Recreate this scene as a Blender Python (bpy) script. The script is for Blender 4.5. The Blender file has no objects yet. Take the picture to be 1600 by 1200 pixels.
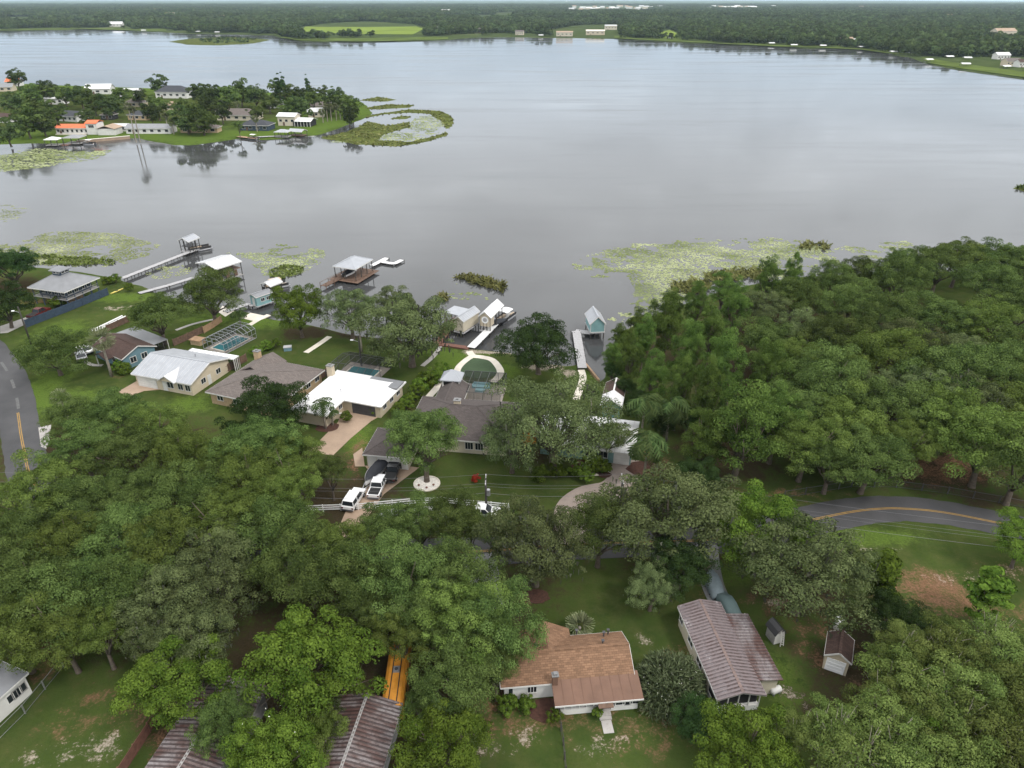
import bpy, math, random
import numpy as np
from mathutils import Vector, Matrix

R = math.radians
random.seed(7)
rng = np.random.default_rng(11)
sc = bpy.context.scene
col = sc.collection

# ------------------------------------------------------------------ camera, sky, sun, exposure
CAM_Z, FPX = 68.0, 1101.0
PITCH = math.atan2(602.0, FPX)
cam = bpy.data.cameras.new('camera'); camo = bpy.data.objects.new('camera', cam); col.objects.link(camo)
cam.sensor_fit = 'HORIZONTAL'; cam.sensor_width = 36.0; cam.lens = FPX / 1600 * 36.0
cam.clip_start = 0.5; cam.clip_end = 80000
camo.location = (0, 0, CAM_Z); camo.rotation_euler = (R(90) - PITCH, 0, 0)
sc.camera = camo

SUN_EL, SUN_ROT = R(54), R(128)
w = bpy.data.worlds.new('World'); sc.world = w; w.use_nodes = True
nt = w.node_tree; N = nt.nodes; L_ = nt.links
for n in list(N): N.remove(n)
def nd(tree, t, **kw):
    n = tree.nodes.new(t)
    for k, v in kw.items():
        if k.startswith('i_'):
            n.inputs[k[2:].replace('_', ' ')].default_value = v
        else: setattr(n, k, v)
    return n
out = nd(nt, 'ShaderNodeOutputWorld'); bg = nd(nt, 'ShaderNodeBackground'); bg.inputs[1].default_value = 0.06
sky = nd(nt, 'ShaderNodeTexSky', sky_type='NISHITA', sun_disc=False, sun_elevation=SUN_EL, sun_rotation=SUN_ROT)
sky.dust_density = 3.0
tc = nd(nt, 'ShaderNodeTexCoord'); sep = nd(nt, 'ShaderNodeSeparateXYZ')
L_.new(tc.outputs['Generated'], sep.inputs[0])
ramp = nd(nt, 'ShaderNodeValToRGB')          # overcast cloud sheet: dim at the horizon, brighter overhead
cr = ramp.color_ramp; cr.elements[0].position = 0.0; cr.elements[0].color = (.27, .345, .43, 1)
cr.elements[1].position = 1.0; cr.elements[1].color = (.92, .92, .94, 1)
e = cr.elements.new(.08); e.color = (.39, .455, .525, 1)
e = cr.elements.new(.16); e.color = (.58, .62, .66, 1)
e = cr.elements.new(.27); e.color = (.86, .885, .905, 1)
e = cr.elements.new(.45); e.color = (.97, .975, .97, 1)
L_.new(sep.outputs[2], ramp.inputs[0])
mp = nd(nt, 'ShaderNodeMapping'); mp.inputs['Scale'].default_value = (1, 1, 3.2)
L_.new(tc.outputs['Generated'], mp.inputs[0])
cn = nd(nt, 'ShaderNodeTexNoise'); cn.inputs['Scale'].default_value = 3.6; cn.inputs['Detail'].default_value = 9; cn.inputs['Roughness'].default_value = .6; cn.inputs['Distortion'].default_value = .9
L_.new(mp.outputs[0], cn.inputs[0])
cmr = nd(nt, 'ShaderNodeMapRange'); cmr.inputs[1].default_value = .3; cmr.inputs[2].default_value = .7; cmr.inputs[3].default_value = 23; cmr.inputs[4].default_value = 37
L_.new(cn.outputs[0], cmr.inputs[0])
cm = nd(nt, 'ShaderNodeVectorMath', operation='SCALE'); L_.new(ramp.outputs[0], cm.inputs[0]); L_.new(cmr.outputs[0], cm.inputs['Scale'])
mx = nd(nt, 'ShaderNodeMix', data_type='RGBA'); mx.inputs[0].default_value = .86
L_.new(sky.outputs[0], mx.inputs[6]); L_.new(cm.outputs[0], mx.inputs[7])
L_.new(mx.outputs[2], bg.inputs[0]); L_.new(bg.outputs[0], out.inputs[0])

sl = bpy.data.lights.new('sun', 'SUN'); sl.energy = 1.5; sl.angle = R(11); sl.color = (1, .96, .9)
so = bpy.data.objects.new('sun', sl); col.objects.link(so)
sd = Vector((math.sin(SUN_ROT) * math.cos(SUN_EL), math.cos(SUN_ROT) * math.cos(SUN_EL), math.sin(SUN_EL)))
so.rotation_euler = sd.to_track_quat('Z', 'Y').to_euler(); so.location = sd * 300
sc.view_settings.view_transform = 'Standard'; sc.view_settings.look = 'None'
sc.view_settings.gamma = 1; sc.view_settings.use_curve_mapping = False; sc.view_settings.exposure = 0.32
sc.cycles.max_bounces = 6; sc.cycles.diffuse_bounces = 3; sc.cycles.glossy_bounces = 3
sc.cycles.transmission_bounces = 4; sc.cycles.transparent_max_bounces = 12; sc.cycles.volume_bounces = 1

# ------------------------------------------------------------------ photograph pixel -> place on the ground
GZ = 0.6                                                   # ground level above the lake
def P(px, py, z=GZ):
    cp, sp = math.cos(PITCH), math.sin(PITCH)
    u = 600 - py
    d = Vector((px - 800, FPX * cp + u * sp, -FPX * sp + u * cp))
    t = (z - CAM_Z) / d.z
    return Vector((d.x * t, d.y * t, z))

# ------------------------------------------------------------------ noise (numpy)
_tab = np.random.default_rng(3).random((256, 256))
def vnoise(x, y):
    xi = np.floor(x).astype(int); yi = np.floor(y).astype(int)
    fx = x - xi; fy = y - yi; fx = fx * fx * (3 - 2 * fx); fy = fy * fy * (3 - 2 * fy)
    g = lambda a, b: _tab[a & 255, b & 255]
    return (g(xi, yi) * (1 - fx) + g(xi + 1, yi) * fx) * (1 - fy) + (g(xi, yi + 1) * (1 - fx) + g(xi + 1, yi + 1) * fx) * fy
def fbm(x, y, o=4):
    s = 0; a = .5
    for i in range(o):
        s = s + a * vnoise(x * 2 ** i + 17 * i, y * 2 ** i + 5 * i); a *= .5
    return s / .94

# ------------------------------------------------------------------ materials
MATS = {}
def new_mat(name):
    m = bpy.data.materials.new(name); m.use_nodes = True
    t = m.node_tree; b = t.nodes['Principled BSDF']
    MATS[name] = m
    return m, t, b
def coords(t, kind='Object', scale=(1, 1, 1)):
    c = nd(t, 'ShaderNodeTexCoord'); mpn = nd(t, 'ShaderNodeMapping'); mpn.inputs['Scale'].default_value = scale
    t.links.new(c.outputs[kind], mpn.inputs[0]); return mpn.outputs[0]
def noise(t, vec, scale, detail=4, rough=.55):
    n = nd(t, 'ShaderNodeTexNoise'); n.inputs['Scale'].default_value = scale; n.inputs['Detail'].default_value = detail; n.inputs['Roughness'].default_value = rough
    if vec is not None: t.links.new(vec, n.inputs[0])
    return n.outputs[0]
def mrange(t, v, a, b, c, d):
    n = nd(t, 'ShaderNodeMapRange'); n.inputs[1].default_value = a; n.inputs[2].default_value = b; n.inputs[3].default_value = c; n.inputs[4].default_value = d
    t.links.new(v, n.inputs[0]); return n.outputs[0]
def mixc(t, f, a, b):
    n = nd(t, 'ShaderNodeMix', data_type='RGBA')
    for s, v in ((n.inputs[0], f), (n.inputs[6], a), (n.inputs[7], b)):
        if hasattr(v, 'is_linked'): t.links.new(v, s)
        else: s.default_value = v if isinstance(v, (int, float)) else (*v[:3], 1)
    return n.outputs[2]
def bump(t, b, h, strength=.3, dist=.05):
    n = nd(t, 'ShaderNodeBump'); n.inputs['Strength'].default_value = strength; n.inputs['Distance'].default_value = dist
    t.links.new(h, n.inputs['Height']); t.links.new(n.outputs[0], b.inputs['Normal'])
def plain(name, c, rough=.7, var=.22, scale=1.2, dirt=None, metal=0, spec=.4):
    """paint / wood / concrete: colour with blotches, fine grain and streaks"""
    m, t, b = new_mat(name)
    v = coords(t)
    n1 = noise(t, v, scale, 5); n2 = noise(t, v, scale * 9, 3)
    dk = tuple(x * (1 - var) for x in c); lt = tuple(min(1, x * (1 + var * .6)) for x in c)
    c1 = mixc(t, mrange(t, n1, .3, .7, 0, 1), dk, lt)
    if dirt: c1 = mixc(t, mrange(t, n2, .5, .75, 0, .55), c1, dirt)
    t.links.new(c1, b.inputs['Base Color']); b.inputs['Roughness'].default_value = rough
    b.inputs['Metallic'].default_value = metal; b.inputs['Specular IOR Level'].default_value = spec
    bump(t, b, n2, .15, .02)
    return m
def shingle(name, c, var=.3):
    m, t, b = new_mat(name); v = coords(t)
    br = nd(t, 'ShaderNodeTexBrick'); t.links.new(v, br.inputs[0]); br.inputs['Scale'].default_value = 1.0
    br.inputs['Brick Width'].default_value = .5; br.inputs['Row Height'].default_value = .22; br.inputs['Mortar Size'].default_value = .018
    br.inputs['Color1'].default_value = (*[x * (1 - var) for x in c], 1); br.inputs['Color2'].default_value = (*[x * (1 + var) for x in c], 1)
    br.inputs['Mortar'].default_value = (*[x * .55 for x in c], 1)
    n1 = noise(t, v, .45, 5); n2 = noise(t, v, 14, 2)
    c1 = mixc(t, mrange(t, n1, .35, .7, 0, .4), br.outputs[0], tuple(x * .62 for x in c))
    c1 = mixc(t, mrange(t, n2, .4, .7, 0, .35), c1, tuple(min(1, x * 1.45) for x in c))
    t.links.new(c1, b.inputs['Base Color']); b.inputs['Roughness'].default_value = .9; b.inputs['Specular IOR Level'].default_value = .2
    bump(t, b, n2, .4, .03); return m
def rusty(name, c, rust, amt):
    m, t, b = new_mat(name); v = coords(t)
    n1 = noise(t, coords(t, 'Object', (.5, .16, .5)), 1.3, 6, .65); n2 = noise(t, v, 3.2, 5, .7)
    c1 = mixc(t, mrange(t, n1, amt - .1, amt + .12, 1, 0), rust, c)
    c1 = mixc(t, mrange(t, n2, .5, .68, 0, .75), c1, tuple(x * .5 for x in rust))
    t.links.new(c1, b.inputs['Base Color']); b.inputs['Roughness'].default_value = .6; return m
def glass(name, c=(.02, .025, .03), rough=.08):
    m, t, b = new_mat(name); b.inputs['Base Color'].default_value = (*c, 1); b.inputs['Roughness'].default_value = rough
    b.inputs['Specular IOR Level'].default_value = .6; return m
def leaf(name, c, c2, trans=.16, hue=.3):
    m, t, b = new_mat(name); t.nodes.remove(b)
    o = t.nodes['Material Output']
    at = nd(t, 'ShaderNodeAttribute', attribute_name='v'); oi = nd(t, 'ShaderNodeObjectInfo')
    c = tuple(x * .86 for x in c); c2 = tuple(x * .9 for x in c2) if name.startswith('leaf') else c2
    c1 = mixc(t, at.outputs['Fac'], c, c2)
    hs = nd(t, 'ShaderNodeHueSaturation'); t.links.new(c1, hs.inputs['Color'])
    t.links.new(mrange(t, oi.outputs['Random'], 0, 1, .5 - .016, .5 + .010), hs.inputs['Hue'])
    t.links.new(mrange(t, oi.outputs['Random'], 0, 1, 1 - hue, 1 + hue), hs.inputs['Value'])
    df = nd(t, 'ShaderNodeBsdfDiffuse'); tr = nd(t, 'ShaderNodeBsdfTranslucent'); ms = nd(t, 'ShaderNodeMixShader')
    t.links.new(hs.outputs[0], df.inputs[0]); t.links.new(hs.outputs[0], tr.inputs[0]); ms.inputs[0].default_value = trans
    t.links.new(df.outputs[0], ms.inputs[1]); t.links.new(tr.outputs[0], ms.inputs[2]); t.links.new(ms.outputs[0], o.inputs[0])
    return m
def screen(name, c, a):
    m, t, b = new_mat(name); t.nodes.remove(b); o = t.nodes['Material Output']
    df = nd(t, 'ShaderNodeBsdfDiffuse'); df.inputs[0].default_value = (*c, 1); tr = nd(t, 'ShaderNodeBsdfTransparent'); ms = nd(t, 'ShaderNodeMixShader')
    ms.inputs[0].default_value = a; t.links.new(tr.outputs[0], ms.inputs[1]); t.links.new(df.outputs[0], ms.inputs[2]); t.links.new(ms.outputs[0], o.inputs[0]); return m

plain('white_paint', (.60, .59, .565), .6, .1, .8); plain('white_metal_roof', (.50, .50, .505), .45, .10, .5)
plain('bright_roof', (.68, .68, .68), .5, .10, .4, (.5, .49, .46)); plain('grey_metal_roof', (.19, .195, .205), .45, .14, .5)
plain('pale_metal_roof', (.31, .325, .35), .4, .12, .5); plain('cream_wall', (.50, .43, .32), .8, .08, 1); plain('pale_cream_wall', (.52, .47, .37), .8, .08, 1)
plain('tan_brick', (.42, .31, .19), .85, .2, 3); plain('navy_paint', (.035, .055, .085), .6, .25, 2); plain('blue_wall', (.125, .215, .255), .7, .12, 1)
plain('teal_wall', (.19, .335, .345), .7, .12, 1); plain('teal_green_wall', (.17, .29, .28), .7, .12, 1)
plain('brown_wood', (.13, .08, .055), .85, .35, 2); plain('tan_wood', (.34, .22, .13), .85, .25, 2); plain('grey_wood', (.30, .29, .28), .85, .25, 2)
plain('red_wood', (.15, .07, .05), .85, .3, 2); plain('pale_deck', (.36, .355, .36), .8, .15, 2); plain('dark_post', (.05, .045, .04), .9, .3, 2)
plain('concrete', (.36, .34, .32), .9, .2, .35, (.24, .22, .20)); plain('tan_concrete', (.34, .25, .18), .9, .18, .35, (.26, .18, .13))
plain('pink_concrete', (.28, .23, .20), .9, .2, .35, (.2, .17, .15)); plain('pale_concrete', (.62, .57, .49), .9, .12, .5)
plain('grey_concrete', (.20, .20, .20), .9, .22, .35, (.13, .13, .13)); plain('mulch', (.07, .032, .022), 1, .4, 3)
plain('gravel', (.60, .57, .52), 1, .3, 6); plain('putting_green', (.045, .075, .035), 1, .15, 2)
plain('black_metal', (.03, .03, .032), .5, .2); plain('dark_metal', (.06, .06, .065), .5, .2); plain('white_car', (.75, .75, .75), .25, .03, 1, None, 0, .6)
plain('black_car', (.012, .012, .014), .2, .05, 1, None, 0, .6); plain('red_car', (.10, .012, .012), .25, .05, 1, None, 0, .6); plain('silver_car', (.4, .41, .42), .3, .05, 1, None, .3)
plain('orange_paint', (.55, .10, .04), .5, .1); plain('yellow_paint', (.60, .50, .12), .5, .1); plain('bus_yellow', (.52, .22, .025), .45, .16, 1.5, (.38, .15, .02)); plain('rubber', (.02, .02, .02), .9, .2)
plain('car_cover', (.22, .27, .29), .75, .16, 1.5); plain('teal_cover', (.11, .16, .16), .7, .12); plain('black_canvas', (.018, .02, .026), .7, .2)
plain('tan_canvas', (.42, .33, .24), .8, .12); plain('orange_tile', (.62, .15, .06), .8, .18, 1); plain('bark', (.10, .08, .062), .95, .4, 3); plain('pale_bark', (.26, .23, .19), .95, .35, 3)
plain('steel', (.4, .4, .42), .4, .1, 1, None, .7); plain('lamp_white', (.8, .8, .8), .4, .05); plain('wire', (.16, .16, .17), .6, .05)
plain('road_yellow', (.30, .18, .045), .8, .25, 1.5); plain('road_white', (.10, .10, .099), .8, .25, 1.5); plain('pool_deck', (.26, .23, .20), .9, .15, .8); plain('cushion', (.25, .42, .45), .8, .1)
shingle('brown_shingle', (.185, .108, .066)); shingle('grey_brown_shingle', (.135, .115, .105), .2); shingle('dark_shingle', (.085, .072, .068), .2); shingle('dark_brown_shingle', (.07, .045, .038), .2)
shingle('charcoal_shingle', (.055, .058, .066), .2); plain('porch_brown', (.15, .085, .058), .8, .18, .6)
rusty('rusted_white', (.60, .575, .585), (.16, .128, .128), .27); rusty('rusted_valley', (.15, .13, .136), (.06, .034, .03), .5); rusty('rusted_grey', (.24, .22, .22), (.085, .045, .038), .46); rusty('rusted_grey_valley', (.07, .055, .055), (.04, .022, .018), .5)
glass('glass'); glass('pool_water', (.04, .17, .19), .05); screen('screen_dark', (.03, .03, .03), .38); screen('screen_pale', (.25, .25, .25), .16); screen('screen_wire', (.12, .12, .12), .06)
plain('rust_cap', (.17, .12, .105), .8, .3); plain('painted_shade', (.02, .02, .022), .9, .1)  # near-black colour stands in for the shade inside porches and openings
leaf('leaf_oak', (.027, .050, .014), (.138, .195, .056)); leaf('leaf_light', (.038, .066, .014), (.165, .228, .056)); leaf('leaf_moss', (.036, .055, .022), (.166, .208, .084)); leaf('leaf_bright', (.030, .064, .010), (.140, .210, .034))
leaf('leaf_dark', (.017, .038, .013), (.060, .104, .032)); leaf('leaf_cypress', (.028, .056, .013), (.132, .200, .046)); leaf('leaf_scrub', (.042, .074, .018), (.185, .235, .066)); leaf('leaf_oleander', (.05, .075, .032), (.165, .20, .105))
leaf('leaf_palm', (.03, .055, .018), (.08, .115, .04)); leaf('leaf_fan', (.09, .11, .05), (.20, .22, .12)); leaf('leaf_far', (.020, .038, .014), (.090, .122, .042), .08, .4)
leaf('moss', (.06, .065, .045), (.10, .105, .075), .3); leaf('flower_white', (.5, .5, .42), (.7, .7, .62)); leaf('leaf_autumn', (.25, .11, .02), (.40, .20, .04)); leaf('reed', (.075, .082, .026), (.17, .17, .065)); leaf('reed_green', (.09, .13, .03), (.16, .21, .06)); leaf('lily', (.16, .20, .075), (.40, .44, .25), .1, .05)
leaf('red_leaf', (.3, .05, .02), (.4, .08, .03)); leaf('grass_blade', (.035, .06, .012), (.07, .11, .025))

# asphalt
m, t, b = new_mat('asphalt'); v = coords(t)
n1 = noise(t, v, .12, 6, .6); n2 = noise(t, v, 6, 3)
c1 = mixc(t, mrange(t, n1, .35, .65, 0, 1), (.034, .034, .036), (.060, .059, .061)); c1 = mixc(t, mrange(t, n2, .5, .8, 0, .4), c1, (.075, .074, .073))
t.links.new(c1, b.inputs['Base Color']); b.inputs['Roughness'].default_value = .85; bump(t, b, n2, .2, .01)
# ground: grass with soil, sand, lush lawn and leaf litter laid out by a mesh attribute
m, t, b = new_mat('ground'); v = coords(t)
at = nd(t, 'ShaderNodeAttribute', attribute_name='soil'); sp_ = nd(t, 'ShaderNodeSeparateColor'); t.links.new(at.outputs['Color'], sp_.inputs[0])
nb = noise(t, v, .10, 6, .62); nm = noise(t, v, .55, 6, .68); nf = noise(t, v, 3.2, 5, .72)
def add(t, a, b_, op='ADD'):
    n = nd(t, 'ShaderNodeMath', operation=op)
    for i, x in enumerate((a, b_)):
        if hasattr(x, 'is_linked'): t.links.new(x, n.inputs[i])
        else: n.inputs[i].default_value = x
    return n.outputs[0]
jit = add(t, add(t, mrange(t, nm, .3, .7, -.3, .3), mrange(t, nf, .3, .7, -.22, .22)), mrange(t, nb, .3, .7, -.15, .15))
g = mixc(t, mrange(t, nb, .35, .65, 0, 1), (.034, .054, .014), (.056, .080, .020))
g = mixc(t, mrange(t, nm, .42, .72, 0, .6), g, (.080, .080, .030)); g = mixc(t, mrange(t, nf, .45, .75, 0, .5), g, (.026, .042, .011))
def masked(g, ch, c, lo=.35, hi=.62, amt=1.0):
    return mixc(t, mrange(t, add(t, ch, jit), lo, hi, 0, amt), g, c)
lush = mixc(t, mrange(t, nf, .35, .7, 0, 1), (.056, .094, .017), (.096, .138, .028))
g = masked(g, sp_.outputs[2], lush, .3, .7)
lit = mixc(t, mrange(t, nf, .35, .7, 0, 1), (.030, .025, .014), (.058, .044, .026)); g = masked(g, at.outputs['Alpha'], lit, .35, .7)
dirt = mixc(t, mrange(t, nf, .35, .7, 0, 1), (.12, .066, .038), (.21, .125, .075)); g = masked(g, sp_.outputs[0], dirt, .35, .75)
sand = mixc(t, mrange(t, nf, .35, .7, 0, 1), (.20, .165, .125), (.36, .32, .26)); g = masked(g, sp_.outputs[1], sand, .45, .7)
t.links.new(g, b.inputs['Base Color']); b.inputs['Roughness'].default_value = 1; b.inputs['Specular IOR Level'].default_value = 0; bump(t, b, nf, .6, .12)
# far land: dark woods floor and pale fields
m, t, b = new_mat('far_land'); v = coords(t)
nb = noise(t, v, .004, 5); nf = noise(t, v, .05, 4)
g = mixc(t, mrange(t, nf, .3, .7, 0, 1), (.034, .050, .018), (.065, .085, .03)); g = mixc(t, mrange(t, nb, .58, .66, 0, .5), g, (.10, .12, .045))
t.links.new(g, b.inputs['Base Color']); b.inputs['Roughness'].default_value = 1; b.inputs['Specular IOR Level'].default_value = 0
plain('field', (.15, .20, .04), 1, .25, .01, None, 0, 0); plain('marsh', (.08, .095, .028), 1, .45, .12, None, 0, 0); plain('shore_grass', (.085, .115, .03), 1, .4, .02, None, 0, 0)
# lake
m, t, b = new_mat('lake'); v = coords(t)
b.inputs['Base Color'].default_value = (.049, .050, .051, 1); b.inputs['IOR'].default_value = 1.333; b.inputs['Specular IOR Level'].default_value = .5
nl = noise(t, coords(t, 'Object', (.006, .03, 1)), 1, 8, .68); t.links.new(mrange(t, nl, .42, .66, .035, .2), b.inputs['Roughness'])
nr = noise(t, coords(t, 'Object', (.9, 1.6, 1)), 1, 3); bump(t, b, nr, .08, .02)

# ------------------------------------------------------------------ mesh helpers
class MB:
    def __init__(s): s.v = []; s.f = []
    def add(s, vs, fs):
        o = len(s.v); s.v += [tuple(p) for p in vs]; s.f += [tuple(i + o for i in f) for f in fs]; return s
    def box(s, x0, x1, y0, y1, z0, z1):
        return s.add([(x0, y0, z0), (x1, y0, z0), (x1, y1, z0), (x0, y1, z0), (x0, y0, z1), (x1, y0, z1), (x1, y1, z1), (x0, y1, z1)],
                     [(3, 2, 1, 0), (4, 5, 6, 7), (0, 1, 5, 4), (1, 2, 6, 5), (2, 3, 7, 6), (3, 0, 4, 7)])
    def bar(s, p, q, w_, h_=None, up=(0, 0, 1)):
        p = Vector(p); q = Vector(q); d = (q - p).normalized(); u = Vector(up)
        if abs(d.dot(u)) > .98: u = Vector((1, 0, 0))
        r = d.cross(u).normalized(); u = r.cross(d); h_ = h_ or w_
        vs = [c + r * a * w_ / 2 + u * b_ * h_ / 2 for c in (p, q) for a, b_ in ((-1, -1), (1, -1), (1, 1), (-1, 1))]
        return s.add(vs, [(0, 1, 2, 3), (7, 6, 5, 4), (0, 4, 5, 1), (1, 5, 6, 2), (2, 6, 7, 3), (3, 7, 4, 0)])
    def tube(s, pts, rad, n=7):
        pts = [Vector(p) for p in pts]; vs = []; fs = []
        for i, p in enumerate(pts):
            d = (pts[min(i + 1, len(pts) - 1)] - pts[max(i - 1, 0)]).normalized()
            a = Vector((1, 0, 0)) if abs(d.x) < .8 else Vector((0, 1, 0)); r = d.cross(a).normalized(); u = d.cross(r)
            rr = rad[i] if hasattr(rad, '__len__') else rad
            vs += [p + (r * math.cos(2 * math.pi * k / n) + u * math.sin(2 * math.pi * k / n)) * rr for k in range(n)]
        for i in range(len(pts) - 1):
            for k in range(n): fs.append((i * n + k, i * n + (k + 1) % n, (i + 1) * n + (k + 1) % n, (i + 1) * n + k))
        fs += [tuple(range(n))[::-1], tuple(range((len(pts) - 1) * n, len(pts) * n))]
        return s.add(vs, fs)
    def prism(s, poly, z0, z1):
        n = len(poly); vs = [(p[0], p[1], z0) for p in poly] + [(p[0], p[1], z1) for p in poly]
        return s.add(vs, [tuple(range(n))[::-1], tuple(range(n, 2 * n))] + [(i, (i + 1) % n, n + (i + 1) % n, n + i) for i in range(n)])
    def extr_y(s, prof, y0, y1):            # profile of (x,z) extruded along y
        n = len(prof); vs = [(p[0], y0, p[1]) for p in prof] + [(p[0], y1, p[1]) for p in prof]
        return s.add(vs, [tuple(range(n)), tuple(range(n, 2 * n))[::-1]] + [(i, n + i, n + (i + 1) % n, (i + 1) % n) for i in range(n)])
    def extr_x(s, prof, x0, x1):
        n = len(prof); vs = [(x0, p[0], p[1]) for p in prof] + [(x1, p[0], p[1]) for p in prof]
        return s.add(vs, [tuple(range(n))[::-1], tuple(range(n, 2 * n))] + [(i, (i + 1) % n, n + (i + 1) % n, n + i) for i in range(n)])
    def hip(s, x0, x1, y0, y1, e, h, t=.2):
        if x1 - x0 >= y1 - y0: a = (y1 - y0) / 2; r0 = (x0 + a, (y0 + y1) / 2); r1 = (x1 - a, (y0 + y1) / 2)
        else: a = (x1 - x0) / 2; r0 = ((x0 + x1) / 2, y0 + a); r1 = ((x0 + x1) / 2, y1 - a)
        vs = [(x0, y0, e), (x1, y0, e), (x1, y1, e), (x0, y1, e), (*r0, e + h), (*r1, e + h)] + [(x0, y0, e - t), (x1, y0, e - t), (x1, y1, e - t), (x0, y1, e - t)]
        fs = [(6, 9, 8, 7), (0, 6, 7, 1), (1, 7, 8, 2), (2, 8, 9, 3), (3, 9, 6, 0)]
        if x1 - x0 >= y1 - y0: fs += [(0, 1, 5, 4), (1, 2, 5), (2, 3, 4, 5), (3, 0, 4)]
        else: fs += [(0, 1, 4), (1, 2, 5, 4), (2, 3, 5), (3, 0, 4, 5)]
        return s.add(vs, fs)
    def gable(s, x0, x1, y0, y1, e, h, ax='x', t=.18):
        if ax == 'x':
            m_ = (y0 + y1) / 2; return s.extr_x([(y0, e - t), (m_, e + h - t), (y1, e - t), (y1, e), (m_, e + h), (y0, e)], x0, x1)
        m_ = (x0 + x1) / 2; return s.extr_y([(x0, e - t), (m_, e + h - t), (x1, e - t), (x1, e), (m_, e + h), (x0, e)], y0, y1)
    def build(s, name, mat, parent=None, smooth=False):
        me = bpy.data.meshes.new(name); me.from_pydata(s.v, [], s.f); me.update()
        if smooth: me.polygons.foreach_set('use_smooth', [True] * len(me.polygons))
        me.materials.append(MATS[mat]); return link(name, me, parent)
def link(name, me, parent=None):
    o = bpy.data.objects.new(name, me); col.objects.link(o)
    if parent is not None: o.parent = parent
    return o
def tag(o, label=None, cat=None, group=None, kind=None):
    for k, v_ in (('label', label), ('category', cat), ('group', group), ('kind', kind)):
        if v_: o[k] = v_
    return o
def thing(name, label, cat, loc=(0, 0, 0), rz=0, group=None):
    o = bpy.data.objects.new(name, None); col.objects.link(o); o.location = loc; o.rotation_euler = (0, 0, rz); o.empty_display_size = .5
    return tag(o, label, cat, group)
def copy_tree(o, parent=None):
    c = o.copy(); col.objects.link(c); c.parent = parent
    for ch in list(o.children): copy_tree(ch, c)
    return c

class Frame:                       # a building's own axes from three eave corners in the photograph
    def __init__(s, a, b, c, z):
        A, B, C = (P(*q, GZ + z) for q in (a, b, c))
        u = (B - A).xy.normalized()
        if u.x * (C - A).y - u.y * (C - A).x < 0: A, B = B, A; u = -u
        s.u = u; s.vv = Vector((-u.y, u.x)); s.L = (B - A).xy.length; s.W = (C - A).xy.dot(s.vv)
        o = A.xy + u * s.L / 2 + s.vv * s.W / 2
        s.o = Vector((o.x, o.y, GZ)); s.rz = math.atan2(u.y, u.x); s.rect = (-s.L / 2, s.L / 2, -s.W / 2, s.W / 2)
    def loc(s, px, z=0.0):
        d = (P(*px, GZ + z) - s.o).xy; return d.dot(s.u), d.dot(s.vv)
    def box(s, pxs, z):
        q = [s.loc(p, z) for p in pxs]; xs = [a for a, _ in q]; ys = [b_ for _, b_ in q]; return min(xs), max(xs), min(ys), max(ys)

# ------------------------------------------------------------------ parts of buildings
def window(root, rect, side, t_, wd=1.4, ht=1.1, z=1.5, frame='white_paint', pane='glass', name='window', proud=.05, bars=1):
    x0, x1, y0, y1 = rect
    mb = MB(); pn = MB()
    def bx(m_, a0, a1, d0, d1, z0, z1):
        if side == 'y-': m_.box(a0, a1, y0 - d1, y0 - d0, z0, z1)
        elif side == 'y+': m_.box(a0, a1, y1 + d0, y1 + d1, z0, z1)
        elif side == 'x-': m_.box(x0 - d1, x0 - d0, a0, a1, z0, z1)
        else: m_.box(x1 + d0, x1 + d1, a0, a1, z0, z1)
    c = (x0 + (x1 - x0) * t_) if side[0] == 'y' else (y0 + (y1 - y0) * t_)
    z0, z1 = z - ht / 2, z + ht / 2; f = .09
    bx(mb, c - wd / 2 - f, c + wd / 2 + f, 0, proud, z1, z1 + f); bx(mb, c - wd / 2 - f, c + wd / 2 + f, 0, proud + .04, z0 - f, z0)
    bx(mb, c - wd / 2 - f, c - wd / 2, 0, proud, z0, z1); bx(mb, c + wd / 2, c + wd / 2 + f, 0, proud, z0, z1)
    for k in range(bars):
        q = c - wd / 2 + wd * (k + 1) / (bars + 1); bx(mb, q - .03, q + .03, 0, proud - .005, z0, z1)
    o = mb.build(name, frame, root); bx(pn, c - wd / 2, c + wd / 2, -.02, .015, z0, z1); pn.build('pane', pane, o); return o
def door(root, rect, side, t_, wd=1.0, ht=2.1, mat='white_paint', name='door'):
    x0, x1, y0, y1 = rect; mb = MB(); hb = MB()
    c = (x0 + (x1 - x0) * t_) if side[0] == 'y' else (y0 + (y1 - y0) * t_)
    def bx(m_, a0, a1, d0, d1, z0, z1):
        if side == 'y-': m_.box(a0, a1, y0 - d1, y0 - d0, z0, z1)
        elif side == 'y+': m_.box(a0, a1, y1 + d0, y1 + d1, z0, z1)
        elif side == 'x-': m_.box(x0 - d1, x0 - d0, a0, a1, z0, z1)
        else: m_.box(x1 + d0, x1 + d1, a0, a1, z0, z1)
    bx(mb, c - wd / 2, c + wd / 2, -.02, .05, .05, ht)
    n = 4 if name == 'garage_door' else 1
    for k in range(1, n): bx(mb, c - wd / 2 + .05, c + wd / 2 - .05, .05, .075, ht * k / n - .25, ht * k / n - .05)
    o = mb.build(name, mat, root); bx(hb, c + wd * .36, c + wd * .36 + .08, .05, .11, 1.0, 1.06); hb.build('handle', 'steel', o); return o
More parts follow.
